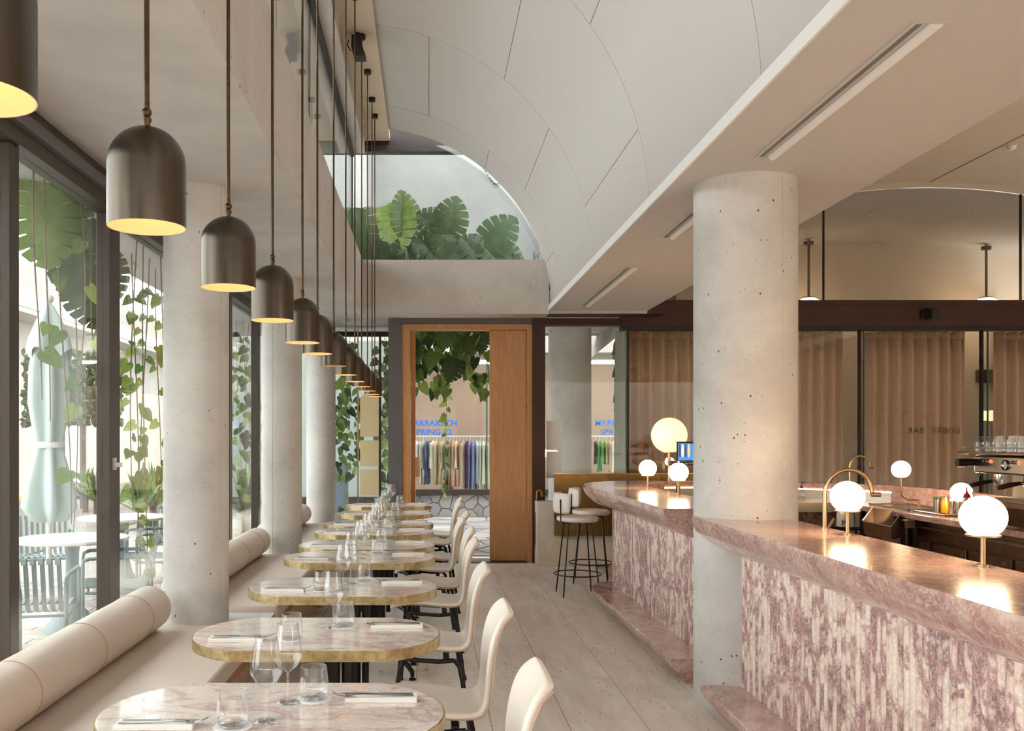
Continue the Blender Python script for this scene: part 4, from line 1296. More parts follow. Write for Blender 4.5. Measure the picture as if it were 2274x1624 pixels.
# ---- beer tap with screen on the rear bar
t = thing('beer_tap', (2.42, 9.2, 0.905), 'chrome beer font with a horizontal pipe, next to the column', 'tap')
MB().tube([(2.44, 9.0, 0.905), (2.44, 9.0, 1.24)], 0.022, 12).build('column', 'brass', t, smooth=True)
MB().tube([(2.35, 9.0, 1.255), (2.75, 9.0, 1.255)], 0.024, 14).build('font_pipe', 'chrome', t, smooth=True)
for x in (2.50, 2.60, 2.70):
    MB().tube([(x, 8.97, 1.25), (x, 8.90, 1.24), (x, 8.885, 1.20)], 0.009, 8).build('spout', 'brass', t, smooth=True)
t = thing('screen', (2.5, 8.98, 1.28), 'tablet screen with a painted reflection of clothes, half hidden by the column', 'screen')
a = at(1504, 981, 8.85); b = at(1560, 1024, 8.85)
MB().box(a.x, b.x, 8.86, 8.875, b.z, a.z).build('casing', 'black_plastic', t)
MB().box(a.x + 0.01, b.x - 0.01, 8.855, 8.86, b.z + 0.005, a.z - 0.018).build('display', 'screen_blue', t)
for k, (m, x) in enumerate((('screen_dark', 0.012), ('screen_white', 0.04), ('screen_dark', 0.068), ('screen_peach', 0.10))):  # reflected clothes painted on the display as glowing shapes
    o = MB().lathe([(0.001, 0.0), (0.010, 0.02), (0.013, 0.07), (0.008, 0.125), (0.001, 0.135)], (a.x + x + 0.012, 0, 0), 10).build('reflected_garment', m, None)
    o.data.transform(Matrix.Scale(0.1, 4, (0, 1, 0)))
    o.parent = t
    o.location = Vector((0, 8.852, b.z + 0.03)) - Vector((2.5, 8.98, 1.28))
MB().tube([(a.x + 0.02, 8.88, 1.055), (a.x + 0.02, 8.88, b.z)], 0.012, 8).build('stand', 'brass', t, smooth=True)
MB().lathe([(0.001, 1.045), (0.06, 1.045), (0.06, 1.057), (0.001, 1.057)], (a.x + 0.02, 8.88, 0), 20).build('stand_foot', 'brass', t)

# ================================================================== STOOLS
def make_stool():
    t = thing('bar_stool', (0, 0, 0), '', 'bar stool', 'cream bar stools at the end of the bar')
    MB().lathe([(0.001, 0.70), (0.18, 0.70), (0.197, 0.712), (0.2, 0.728), (0.192, 0.745), (0.165, 0.752), (0.001, 0.755)], (0, 0, 0), 36).build('seat', 'leather_cream', t, smooth=True)
    rows = []
    for i in range(13):
        a = PI - 1.05 + 2.1 * i / 12
        e = 1.0 if 0 < i < 12 else 0.55
        row = []
        for (dr, dz) in ((0.0, -0.10), (-0.018, -0.09), (-0.024, 0.0), (-0.018, 0.09), (0.0, 0.10), (0.018, 0.09), (0.022, 0.0), (0.018, -0.09)):
            r = 0.215 + dr * e
            row.append((r * math.cos(a), r * math.sin(a), 0.88 + dz * (0.85 + 0.15 * e)))
        rows.append(row)
    b = MB().loft(rows, closed=True, caps=True).build('backrest', 'leather_cream', t, smooth=True)
    sb = b.modifiers.new('soft', 'SUBSURF'); sb.levels = 1; sb.render_levels = 1
    for s in (-1, 1):
        a = PI + s * 0.62
        MB().tube([(0.06 * math.cos(a), 0.06 * math.sin(a), 0.692), (0.20 * math.cos(a), 0.20 * math.sin(a), 0.692), (0.235 * math.cos(a), 0.235 * math.sin(a), 0.72), (0.243 * math.cos(a), 0.243 * math.sin(a), 0.92)], 0.006, 8).build('back_support', 'black_metal', t, smooth=True)
    for k in range(4):
        a = PI / 4 + k * PI / 2
        MB().tube([(0.05 * math.cos(a), 0.05 * math.sin(a), 0.69), (0.14 * math.cos(a), 0.14 * math.sin(a), 0.69), (0.158 * math.cos(a), 0.158 * math.sin(a), 0.665), (0.245 * math.cos(a), 0.245 * math.sin(a), 0.0)], 0.0065, 8).build('leg', 'black_metal', t, smooth=True)
    ring = [(0.226 * math.cos(2 * PI * i / 40), 0.226 * math.sin(2 * PI * i / 40), 0.2) for i in range(41)]
    MB().tube(ring, 0.006, 8, cap=False).build('foot_ring', 'black_metal', t, smooth=True)
    return t
st = make_stool()
place(st, (1.435, 8.84, 0), 0.06, 'cream bar stool with black wire legs, the nearer and whole one of two', USED)
place(st, (1.70, 9.62, 0), -0.2, 'cream bar stool half hidden behind the marble bar end', USED)

# ================================================================== FAR WALL THINGS
o = MB().box(1.275, 3.4, 10.76, 11.0, 0.0, 0.75).build('low_wall', 'travertine_wall', bevel=0.004)
tag(o, 'low travertine wall between the door and the bar', 'low wall')
t = thing('brass_screen', (2.0, 10.72, 0.36), 'aged brass panel behind the bar stools', 'panel')
for k in range(3):
    MB().box(1.47 + k * 0.62, 1.47 + (k + 1) * 0.62 - 0.003, 10.70, 10.755, 0.36, 1.075).build('panel', 'brass_panel', t, bevel=0.002)
MB().box(1.46, 3.34, 10.695, 10.76, 1.075, 1.085).build('top_trim', 'brass', t)

# umbrella in the corner by the door
ux, uy = 1.29, 10.94
t = thing('umbrella', (ux, uy, 0), 'furled dark umbrella with a cane handle leaning beside the door', 'umbrella')
MB().lathe([(0.004, 0.06), (0.012, 0.10), (0.028, 0.35), (0.036, 0.55), (0.028, 0.60), (0.008, 0.64)], (ux, uy, 0), 10).build('canopy', 'umbrella_dark', t)
MB().tube([(ux, uy, 0.0), (ux, uy, 0.06)], 0.004, 8).build('ferrule', 'brass', t)
MB().tube([(ux, uy, 0.62), (ux, uy, 0.80)] + [(ux + 0.03 - 0.03 * math.cos(a), uy, 0.84 + 0.035 * math.sin(a)) for a in [0, 0.8, 1.57, 2.3, 3.1]] + [(ux + 0.062, uy, 0.80)], 0.010, 8).build('handle', 'cane', t, smooth=True)

# papers on the glass right of the door
for k, (y0, y1) in enumerate(((935, 1000), (1003, 1062))):
    a, b = at(1214, y0, 11.08), at(1248, y1, 11.08)
    o = MB().box(a.x, b.x, 11.084, 11.088, b.z, a.z).build('paper_notice', 'paper')
    tag(o, ['upper white notice on the glass right of the door', 'lower white notice on the glass right of the door'][k], 'notice', 'white notices on the glass')

# brass sign stand by the back glazing
t = thing('sign_stand', (-0.84, 11.3, 0), 'tall brass menu stand with three plates by the back glazing', 'sign stand')
MB().box(-0.862, -0.846, 11.28, 11.30, 0.0, 2.86).build('pole', 'brass', t)
for k, (y0, y1) in enumerate(((889, 970), (978, 1036), (1043, 1100))):
    a, b = at(800, y0, 11.29), at(841, y1, 11.29)
    pts = [(a.x, b.z), (b.x, b.z), (b.x, a.z), (a.x, a.z)]
    if k == 0:
        pts = [(a.x, b.z), (b.x, b.z), (b.x, a.z + 0.02), (b.x - 0.03, a.z + 0.05), (a.x + 0.08, a.z + 0.055), (a.x + 0.055, a.z + 0.085), (a.x + 0.03, a.z + 0.06), (a.x, a.z + 0.02)]
    p = MB().extrude_y(pts, 11.275, 11.283).build('plate', 'sign_plate', t)
MB().box(-0.87, -0.55, 11.2, 11.4, 0.0, 0.02).build('foot', 'brass', t)

# ================================================================== CURTAINS
def curtain(x0, x1, y, z0, z1, label, period=0.15):
    t = thing('curtain', ((x0 + x1) / 2, y, z0), label, 'curtain', 'linen curtains on the glass partition')
    n = int((x1 - x0) / 0.012)
    def row(z, amp, ph):
        return [(x0 + (x1 - x0) * i / n, y + amp * (math.sin(2 * PI * (x1 - x0) * i / n / period + ph * math.sin(1.3 * i * 0.05)) + 0.35 * math.sin(0.9 + 5.1 * (x1 - x0) * i / n)), z) for i in range(n + 1)]
    rows = [row(z0 + (z1 - 0.09 - z0) * k / 6, 0.05, 0.35 - 0.05 * k) for k in range(7)]
    f = MB().loft(rows).build('fabric', 'linen', t, smooth='all')
    s = f.modifiers.new('thickness', 'SOLIDIFY'); s.thickness = 0.003
    r0, r1 = rows[-1], row(z1, 0.045, 0.05)
    h = MB().loft([r0, r1]).build('heading', 'linen_band', t, smooth='all')
    s = h.modifiers.new('thickness', 'SOLIDIFY'); s.thickness = 0.004
    k = x0 + period * 0.25
    while k < x1:
        MB().box(k - 0.006, k + 0.006, y - 0.01, y + 0.01, z1 - 0.002, z1 + 0.02).build('hook', 'linen_band', t)
        k += period
    return t
curtain(2.47, 5.10, 11.34, 0.02, 2.80, 'wide beige linen curtain behind the big concrete column')
curtain(5.36, 6.62, 11.34, 0.02, 2.80, 'beige linen curtain behind the mirrored lettering')
curtain(6.96, 8.6, 11.34, 0.02, 2.80, 'beige linen curtain at the right edge, behind the espresso machine')

# speaker on the header
p = at(2063, 697, 10.95)
t = thing('loudspeaker', (p.x, 10.9, p.z), 'small black loudspeaker box on the brown header', 'speaker')
MB().box(p.x - 0.075, p.x + 0.055, 10.965, 11.0, p.z - 0.05, p.z + 0.05).build('bracket', 'black_plastic', t)
MB().loft([[(p.x - 0.05, 10.97, p.z - .07), (p.x + .06, 10.97, p.z - .07), (p.x + .06, 10.97, p.z + .07), (p.x - .05, 10.97, p.z + .07)], [(p.x - 0.03, 10.83, p.z - .075), (p.x + .07, 10.83, p.z - .075), (p.x + .07, 10.83, p.z + .03), (p.x - .03, 10.83, p.z + .03)]], closed=True, caps=True).build('cabinet', 'black_plastic', t, bevel=0.004)

# smoke detector on the bar vault
sx, sy = 6.12, 9.67
sz = 2.96 + 1.61 * math.sqrt(1 - ((sx - 6.03) / 3.5) ** 2)
t = thing('smoke_detector', (sx, sy, sz - 0.05), 'small white smoke detector on the vault at upper right', 'smoke detector')
MB().lathe([(0.001, sz - 0.052), (0.03, sz - 0.052), (0.042, sz - 0.035), (0.046, sz - 0.02), (0.046, sz + 0.005)], (sx, sy, 0), 20).build('body', 'porcelain', t, smooth=True)
MB().lathe([(0.047, sz - 0.018), (0.049, sz - 0.014), (0.047, sz - 0.01)], (sx, sy, 0), 20).build('ring', 'latch_grey', t)

# lobby lamps beyond the glass
for k, (px, top) in enumerate(((1796, 541), (2190, 552))):
    a = at(px, top, 14.0); b = at(px, 662, 14.0)
    t = thing('lobby_pendant', (a.x, a.y, b.z), ['glowing lobby pendant on a rod just right of the big column', 'glowing lobby pendant on a rod at the far right'][k], 'pendant lamp', 'lobby pendants beyond the glass')
    MB().tube([(a.x, a.y, b.z), (a.x, a.y, a.z + 0.06)], 0.02, 8).build('rod', 'rod_bronze', t, smooth=True)
    MB().lathe([(0.001, a.z - 0.02), (0.07, a.z - 0.02), (0.07, a.z + 0.03), (0.001, a.z + 0.03)], (a.x, a.y, 0), 16).build('ceiling_rose', 'rod_bronze', t)
    MB().lathe([(0.001, b.z + 0.012), (0.09, b.z + 0.012), (0.09, b.z - 0.002), (0.001, b.z - 0.002)], (a.x, a.y, 0), 20).build('cap', 'rod_bronze', t)
    MB().lathe([(0.02, b.z), (0.10, b.z - 0.012), (0.16, b.z - 0.05), (0.18, b.z - 0.10), (0.16, b.z - 0.17), (0.09, b.z - 0.21), (0.001, b.z - 0.22)], (a.x, a.y, 0), 24).build('shade', 'lobby_glow', t, smooth='all')
# lobby furniture glimpsed between the curtains
t = thing('lobby_lamp', (7.3, 13.6, 0), 'glowing lamp glimpsed between the right curtains', 'floor lamp')
p = at(2202, 925, 13.6)
MB().lathe([(0.001, p.z + 0.09), (0.11, p.z + 0.08), (0.13, p.z), (0.13, p.z - 0.06), (0.001, p.z - 0.07)], (p.x, p.y, 0), 20).build('shade', 'globe_soft', t, smooth=True)
MB().tube([(p.x, p.y, 0), (p.x, p.y, p.z - 0.06)], 0.015, 8).build('pole', 'brass', t)
MB().lathe([(0.001, 0.0), (0.15, 0.0), (0.15, 0.02), (0.001, 0.02)], (p.x, p.y, 0), 20).build('foot', 'brass', t)
a, b = at(2170, 822, 14.55), at(2230, 850, 14.55)
o = MB().box(a.x, b.x + 0.4, 14.5, 14.6, b.z, a.z).build('wall_panel', 'brown_steel')
tag(o, 'dark red panel on the lobby wall glimpsed between the curtains', 'panel')

# ================================================================== PLANTS
def monstera_mesh(name, m, n=8, seed=0, droop=0.18):
    """heart shaped leaf cut into lobes by slits that stop short of the midrib"""
    rnd = random.Random(seed)
    vs, fs = [], []
    def edge(a):
        """outline of the heart: a = 0 at the notch behind the stalk, 1 at the tip"""
        t = a * PI
        r = 0.5 * (1.0 - 0.62 * math.exp(-(t / 0.38) ** 2)) * (1 + 0.16 * math.exp(-((PI - t) / 0.4) ** 2))
        return (r * math.sin(t) * 0.98, 0.40 - r * math.cos(t) * 1.08)
    for s in (-1, 1):
        for i in range(n):
            a0, a1 = 0.10 + 0.90 * i / n, 0.10 + 0.90 * (i + 1) / n
            slit = 0.14 if 0 < i else 0.05
            deep = rnd.uniform(0.30, 0.5)
            b = len(vs)
            us = (0.0, deep, deep + 0.08, 0.75, 0.93, 1.0)
            ks = (0.0, 0.0, slit * 0.8, slit, slit * 1.5, slit * 2.6)
            m0, m1 = 0.0 + 0.95 * (i / n) ** 1.1, 0.0 + 0.95 * ((i + 1) / n) ** 1.1
            for u, k in zip(us, ks):
                for q in (0, 1):
                    am = (a0 + (a1 - a0) * k * 0.5) if q == 0 else (a1 - (a1 - a0) * (k * 0.5 if i < n - 1 else 0))
                    ex, ey = edge(am)
                    my = m0 if q == 0 else m1
                    x, y = ex * u, my + (ey - my) * u
                    z = -droop * y * y - 0.42 * x * x + 0.16 * x
                    vs.append((s * x, y, z))
            for j in range(5):
                c = b + 2 * j
                fs.append((c, c + 1, c + 3, c + 2))
    me = bpy.data.meshes.new(name)
    me.from_pydata(vs, [], fs)
    me.update()
    for p in me.polygons:
        p.use_smooth = True
    me.materials.append(MAT[m])
    return me

def heart_mesh(name, m, L=1.0, W=0.8):
    out = [(0, 0), (0.16, -0.14), (0.36, -0.08), (0.44, 0.14), (0.38, 0.42), (0.2, 0.75), (0, 1.0)]
    vs, fs = [], []
    mid = [0.0, 0.0, 0.05, 0.2, 0.45, 0.75, 1.0]
    for (x, y) in out:
        pass
    for s in (-1, 1):
        b = len(vs)
        for (x, y), my in zip(out, mid):
            vs.append((0, my * L, -0.12 * my * my * L))
            vs.append((s * x * W / 0.88 * L, y * L, (0.20 * x - 0.12 * y * y - 0.25 * x * x) * L))
        for j in range(len(out) - 1):
            a = b + 2 * j
            fs.append((a, a + 1, a + 3, a + 2))
    me = bpy.data.meshes.new(name)
    me.from_pydata(vs, [], fs)
    me.update()
    for p in me.polygons:
        p.use_smooth = True
    me.materials.append(MAT[m])
    return me

MON = {k: [monstera_mesh('monstera_leaf', k, seed=i, n=7 + i) for i in range(3)] for k in ('leaf_dark', 'leaf_mid', 'leaf_light', 'leaf_olive')}
HRT = {k: heart_mesh('heart_leaf', k) for k in ('leaf_dark', 'leaf_mid', 'leaf_light')}

def put_leaf(me, name, parent, pos, tip, normal, size):
    tip = Vector(tip).normalized()
    nrm = Vector(normal)
    nrm = (nrm - tip * nrm.dot(tip))
    if nrm.length < 1e-3:
        nrm = tip.orthogonal()
    nrm.normalize()
    x = tip.cross(nrm)
    o = bpy.data.objects.new(name, me)
    COL.objects.link(o)
    o.parent = parent
    pos = Vector(pos) - ORG[parent.name]
    m = Matrix(((x.x, tip.x, nrm.x, pos.x), (x.y, tip.y, nrm.y, pos.y), (x.z, tip.z, nrm.z, pos.z), (0, 0, 0, 1)))
    o.matrix_basis = m @ Matrix.Scale(size, 4)
    return o

RL = random.Random(21)
def vine(x, y, z, length, n, size, label, kinds=('leaf_mid', 'leaf_light', 'leaf_mid'), r=0.004, group=None, face=(0.6, -1, 0.2), sway=0.10):
    t = thing('hanging_vine', (x, y, z), label, 'vine', group)
    pts = []
    ax, ay = RL.uniform(-1, 1), RL.uniform(-1, 1)
    for i in range(9):
        u = i / 8
        pts.append(Vector((x + sway * math.sin(2.2 * u + ax * 3) * u + ax * 0.05 * u, y + sway * math.sin(2.9 * u + ay * 2) * u, z - length * u)))
    MB().tube(pts, [r * (1 - 0.5 * i / 8) for i in range(9)], 6).build('stem', 'stem_brown', t, smooth=True)
    for i in range(n):
        u = 0.1 + 0.9 * (i + RL.random() * 0.7) / n
        k = min(int(u * 8), 7)
        p = pts[k].lerp(pts[k + 1], u * 8 - k) if u < 1 else pts[8]
        a = RL.uniform(0, 2 * PI)
        out = Vector((math.cos(a), math.sin(a), 0))
        put_leaf(HRT[RL.choice(kinds)], 'leaf', t, p + out * 0.02, out * 0.7 + Vector((0, 0, -RL.uniform(0.4, 1.1))), Vector(face) + Vector((RL.uniform(-.7, .7), RL.uniform(-.5, .5), RL.uniform(0, .6))), size * RL.uniform(0.65, 1.2))
    return t

# ---- mezzanine monsteras
def monstera_plant(x, y, z, leaves, label):
    t = thing('monstera', (x, y, z), label, 'monstera', 'monsteras on the mezzanine ledge')
    for (px, py, tipx, tipz, size, kind, nx) in leaves:
        c = at(px, py, y)
        tip = Vector((tipx, -0.25, tipz))
        size *= 0.78
        c.z -= 0.10
        b = c - tip.normalized() * size * 0.45
        put_leaf(RL.choice(MON[kind]), 'leaf', t, b, tip, (nx, -1.0, 0.35), size)
        MB().tube([(x + RL.uniform(-.05, .05), y + 0.12, z), ((x + b.x) / 2, y + 0.16, (z + b.z) / 2 + 0.05), (b.x, b.y, b.z)], [0.012, 0.009, 0.007], 6).build('stalk', 'leaf_mid', t, smooth=True)
    return t
ym = 11.55
zl = 3.14
monstera_plant(at(805, 560, ym).x, ym, zl, [(800, 490, 0.25, -1.0, 0.86, 'leaf_dark', 0.3), (783, 540, -0.5, -0.5, 0.55, 'leaf_dark', 0.0), (822, 555, 0.6, 0.2, 0.5, 'leaf_dark', 0.2)], 'dark monstera at the left end of the mezzanine ledge')
monstera_plant(at(885, 570, ym).x, ym, zl, [(872, 480, 0.15, -1.0, 0.84, 'leaf_light', -0.5), (905, 462, -0.05, 1.0, 0.72, 'leaf_olive', 0.8), (850, 555, -0.7, 0.3, 0.5, 'leaf_dark', 0.0), (900, 545, 0.4, 0.8, 0.55, 'leaf_dark', 0.2)], 'light green monstera second from the left on the ledge')
monstera_plant(at(985, 570, ym).x, ym, zl, [(968, 480, -0.7, 0.45, 0.62, 'leaf_olive', -0.2), (1003, 470, 0.35, 1.0, 0.66, 'leaf_olive', 0.5), (960, 530, -0.6, 0.2, 0.6, 'leaf_dark', 0.1), (985, 525, 0.2, -1.0, 0.5, 'leaf_olive', 0.2), (1015, 545, 0.9, 0.1, 0.62, 'leaf_dark', 0.0), (935, 550, -0.8, -0.1, 0.55, 'leaf_dark', 0.1)], 'broad monstera in the middle of the mezzanine ledge')
monstera_plant(at(1085, 570, ym).x, ym, zl, [(1103, 503, 0.75, 0.8, 0.72, 'leaf_dark', -0.1), (1115, 547, 0.8, -0.5, 0.68, 'leaf_olive', 0.1), (1060, 540, -0.5, 0.5, 0.6, 'leaf_dark', 0.0), (1045, 560, 0.3, 0.7, 0.5, 'leaf_dark', 0.2)], 'monstera with fanned leaves at the right end of the ledge')
t = thing('planter_trough', (0.3, 11.75, 3.14), 'dark trough of low foliage behind the mezzanine glass', 'planter')
MB().box(-0.95, 1.42, 11.62, 11.95, 3.14, 3.48).build('trough', 'dark_steel', t)
for i in range(90):
    x = RL.uniform(-0.85, 1.0)
    kind = RL.choice(['leaf_dark', 'leaf_dark', 'leaf_mid'])
    b = Vector((x, RL.uniform(11.6, 11.85), 3.45 + RL.uniform(-0.02, 0.22)))
    if RL.random() < 0.45:
        put_leaf(RL.choice(MON[kind]), 'leaf', t, b, (RL.uniform(-1, 1), -0.5, RL.uniform(-0.3, 0.9)), (RL.uniform(-.4, .4), -1, 0.5), RL.uniform(0.26, 0.42))
    else:
        put_leaf(HRT[kind], 'leaf', t, b, (RL.uniform(-1, 1), -0.6, RL.uniform(-0.6, 0.9)), (RL.uniform(-.4, .4), -1, 0.5), RL.uniform(0.12, 0.24))
t = thing('thin_plant', (1.30, 11.5, 3.14), 'thin wiry plant at the right end of the mezzanine ledge', 'plant')
for i in range(9):
    a = RL.uniform(-1, 1)
    MB().tube([(1.30, 11.5, 3.14), (1.30 + a * 0.05, 11.5, 3.6), (1.30 + a * 0.14, 11.48, 3.66 + 0.02 * i), (1.30 + a * 0.24, 11.46, 3.56 + 0.012 * i)], 0.005, 5).build('blade', 'leaf_dark', t, smooth=True)
# string of beads on the pale wall
t = thing('bead_string', at(1075, 370, 13.5), 'string of small dark beads hanging on the pale mezzanine wall', 'bead string')
pts = [(1074, 374), (1078, 381), (1083, 389), (1088, 396), (1092, 402), (1097, 408), (1102, 409), (1107, 408), (1111, 407)]
MB().tube([at(px, py, 13.5) for px, py in pts], 0.003, 5).build('string', 'dark_steel', t)
for px, py in pts:
    p = at(px, py, 13.5)
    MB().sphere((p.x, p.y, p.z), 0.014, 8, 6).build('bead', 'leaf_dark', t, smooth=True)

# ---- greenery hanging outside the door
t = thing('hanging_plant', (0.4, 12.7, 2.95), 'dense creeper with monstera leaves hanging outside the open door', 'creeper')
for i in range(16):
    x = at(915 + i * 11.5, 0, 12.7).x
    l = RL.uniform(0.35, 0.75) - (0.2 if 8 < i < 11 else 0)
    MB().tube([(x, 12.7, 2.98), (x + RL.uniform(-.06, .06), 12.7 + RL.uniform(-.1, .1), 2.98 - l / 2), (x + RL.uniform(-.1, .1), 12.68, 2.98 - l)], 0.006, 5).build('stem', 'bark', t, smooth=True)
for i in range(210):
    px, py = RL.uniform(912, 1092), 735 + 150 * RL.random() ** 1.35
    if 1000 < px < 1050 and py > 845:
        continue
    if py > 850 and (940 < px < 955 or px > 1080):
        continue
    p = at(px, py - 15, 12.7 + RL.uniform(-0.35, 0.3))
    put_leaf(HRT[RL.choice(['leaf_dark', 'leaf_mid', 'leaf_mid', 'leaf_light', 'leaf_mid'])], 'leaf', t, p, (RL.uniform(-.6, .6), RL.uniform(-.4, .2), -1), (RL.uniform(-.6, .6), -1, 0.5), RL.uniform(0.10, 0.19))
for (px, py, s, k) in ((1015, 815, 0.34, 'leaf_olive'), (1042, 765, 0.26, 'leaf_olive'), (925, 775, 0.28, 'leaf_olive'), (990, 750, 0.28, 'leaf_mid'), (1068, 760, 0.26, 'leaf_olive'), (905, 760, 0.36, 'leaf_olive'), (965, 800, 0.24, 'leaf_mid')):
    put_leaf(RL.choice(MON[k]), 'monstera_leaf', t, at(px, py - 20, 12.35), (RL.uniform(-.4, .4), -0.2, -1), (RL.uniform(-.4, .4), -1, 0.4), s)
vine(at(985, 0, 13.2).x, 13.2, 3.02, 2.37, 30, 0.11, 'long trailing vine hanging in front of the clothes rail', ('leaf_mid', 'leaf_light'), group='vines in the passage')
vine(at(1378, 0, 13.1).x, 13.1, 3.02, 1.25, 26, 0.17, 'creeper hanging outside the window right of the door', ('leaf_dark', 'leaf_mid'), group='vines in the passage')
# behind the back glazing
for i, px in enumerate((752, 760, 768, 778, 786, 845, 852, 858, 866, 880, 512, 525, 540, 552, 565)):
    d = 12.3 + 0.12 * (i % 4)
    lab = 'leafy creeper hanging outside the back glazing, %s from the left' % ['first', 'second', 'third', 'fourth', 'fifth', 'sixth', 'seventh', 'eighth', 'ninth', 'tenth', '', '', '', '', ''][i]
    if i < 10:
        vine(at(px, 0, d).x, d, 2.95, 1.5 + 0.5 * (i % 3), 22, 0.14, lab, ('leaf_dark', 'leaf_mid', 'leaf_light'), r=0.003, group='creepers outside the back glazing')
    else:
        x = -2.15 - 0.07 * (i % 3)
        d = x * FPX / (px - VPX)
        vine(x, d, 2.9, 1.9 + 0.3 * (i % 2), 14, 0.13, 'leafy vine seen in the narrow glass between the first two columns, %s' % ['leftmost', 'second', 'third', 'fourth', 'rightmost'][i - 10], ('leaf_dark', 'leaf_mid', 'leaf_light'), r=0.004, group='vines outside the side windows')
# outside the side windows
spots = [(75, 1.2, 2), (98, 1.3, 2), (128, 1.9, 3), (160, 2.0, 3), (178, 1.3, 3), (205, 1.7, 4), (222, 1.2, 5), (292, 2.3, 9), (305, 1.9, 11), (318, 2.5, 9), (332, 2.2, 11), (345, 2.0, 9), (356, 2.4, 10)]
for i, (px, L, n) in enumerate(spots):
    x = -1.98 - 0.09 * (i % 4)
    d = x * FPX / (px - VPX)
    vine(x, d, 2.9, L, n, 0.10 if i > 6 else 0.12, 'bare-stemmed vine outside the side windows, %s from the left' % ['first', 'second', 'third', 'fourth', 'fifth', 'sixth', 'seventh', 'eighth', 'ninth', 'tenth', 'eleventh', 'twelfth', 'thirteenth'][i],
         ('leaf_mid', 'leaf_light', 'leaf_mid'), r=0.006, group='vines outside the side windows', sway=0.07)
t = thing('hanging_monstera', (-2.15, 4.9, 2.92), 'big monstera leaves hanging at the top of the side window', 'monstera')
for (px, py, s, k, tx) in ((85, 420, 0.5, 'leaf_mid', 0.1), (128, 480, 0.45, 'leaf_dark', 0.2), (165, 540, 0.5, 'leaf_dark', 0.3), (190, 610, 0.42, 'leaf_dark', 0.15), (205, 570, 0.4, 'leaf_dark', 0.0), (228, 590, 0.38, 'leaf_dark', 0.0)):
    d = 2.15 * FPX / (VPX - px)
    p = at(px, py - 30, d)
    put_leaf(RL.choice(MON[k]), 'leaf', t, p, (tx, 0.2, -1), (0.8, -1, 0.2), s)
    MB().tube([(p.x, p.y, 2.93), (p.x + 0.02, p.y, p.z)], 0.009, 6).build('stem', 'stem_brown', t, smooth=True)

# ================================================================== OUTSIDE
g = sbox('ground', 'ground_grey', -30, -1.79, -12, 45, -0.14, -0.045)
sbox('ground.002', 'ground_grey', -1.79, 16.0, -12, Y0, -0.14, -0.045)
sbox('ground.001', 'ground_grey', -1.79, 12.0, 11.95, 45, -0.14, -0.045)
pav = None
for i in range(8):
    for j in range(34):
        x, y = -4.5 + i * 0.335 + (0.16 if j % 2 else 0), 4.4 + j * 0.165
        if pav is None:
            o = MB().box(0.004, 0.327, 0.004, 0.157, -0.05, -0.03).build('paver', 'paver', g, local=True)
            pav = o.data
        else:
            o = bpy.data.objects.new('paver', pav); COL.objects.link(o); o.parent = g
        o.location = (x, y, 0)
sbox('road', 'asphalt', -30, -5.2, 10, 45, -0.05, -0.02)

def cells(pts, bx):
    x0, x1, y0, y1 = bx
    out = []
    for i, p in enumerate(pts):
        poly = [(x0, y0), (x1, y0), (x1, y1), (x0, y1)]
        for j, q in enumerate(pts):
            if i == j:
                continue
            mx, my, nx, ny = (p[0] + q[0]) / 2, (p[1] + q[1]) / 2, q[0] - p[0], q[1] - p[1]
            if math.hypot(nx, ny) > 2.5:
                continue
            new = []
            for k in range(len(poly)):
                a, b = poly[k], poly[(k + 1) % len(poly)]
                da, db = (a[0] - mx) * nx + (a[1] - my) * ny, (b[0] - mx) * nx + (b[1] - my) * ny
                if da <= 0:
                    new.append(a)
                if da * db < 0:
                    s = da / (da - db)
                    new.append((a[0] + (b[0] - a[0]) * s, a[1] + (b[1] - a[1]) * s))
            poly = new
            if not poly:
                break
        if len(poly) >= 3:
            cx, cy = sum(a[0] for a in poly) / len(poly), sum(a[1] for a in poly) / len(poly)
            out.append(([(a[0], a[1]) for a in poly], (cx, cy)))
    return out
RS = random.Random(5)
pts = []
while len(pts) < 150:
    p = (RS.uniform(-2.2, 4.6), RS.uniform(11.98, 17.35))
    if all(math.hypot(p[0] - q[0], p[1] - q[1]) > 0.30 for q in pts):
        pts.append(p)
gp = bpy.data.objects['ground.001']
for poly, c in cells(pts, (-2.4, 4.8, 11.97, 17.4)):
    q = []
    for a in poly:
        d = Vector((c[0] - a[0], c[1] - a[1]))
        l = max(d.length, 1e-3)
        q.append((a[0] + d.x / l * 0.022, a[1] + d.y / l * 0.022))
    MB().prism(q, -0.05, -0.012 + RS.uniform(-0.003, 0.003)).build('flagstone', 'flagstone', gp)

# ---- shop across the passage
YSH = 17.5
shop = sbox('wall_shop', 'mortar', -4.0, 7.0, YSH, YSH + 0.25, -0.05, 0.40)
pts = []
while len(pts) < 75:
    p = (RS.uniform(-1.4, 4.4), RS.uniform(0.0, 0.39))
    if all(math.hypot(p[0] - q[0], p[1] - q[1]) > 0.15 for q in pts):
        pts.append(p)
for poly, c in cells(pts, (-1.5, 4.5, -0.02, 0.40)):
    q = []
    for a in poly:
        d = Vector((c[0] - a[0], c[1] - a[1]))
        l = max(d.length, 1e-3)
        q.append((a[0] + d.x / l * 0.014, a[1] + d.y / l * 0.014))
    MB().extrude_y(q, YSH - 0.03 - RS.uniform(0, 0.012), YSH + 0.01).build('stone', 'flagstone', shop)
sbox('trim_14', 'bronze_frame', -4.0, 7.0, YSH - 0.08, YSH + 0.12, 0.40, 0.50)
win = sbox('window_30', 'window_glass', -4.0, 7.0, YSH, YSH + 0.012, 0.50, 3.1)
for x in (-1.0, 1.12, 3.55):
    MB().box(x - 0.012, x + 0.012, YSH - 0.01, YSH + 0.03, 0.5, 3.1).build('glass_fin', 'glass_edge', win)
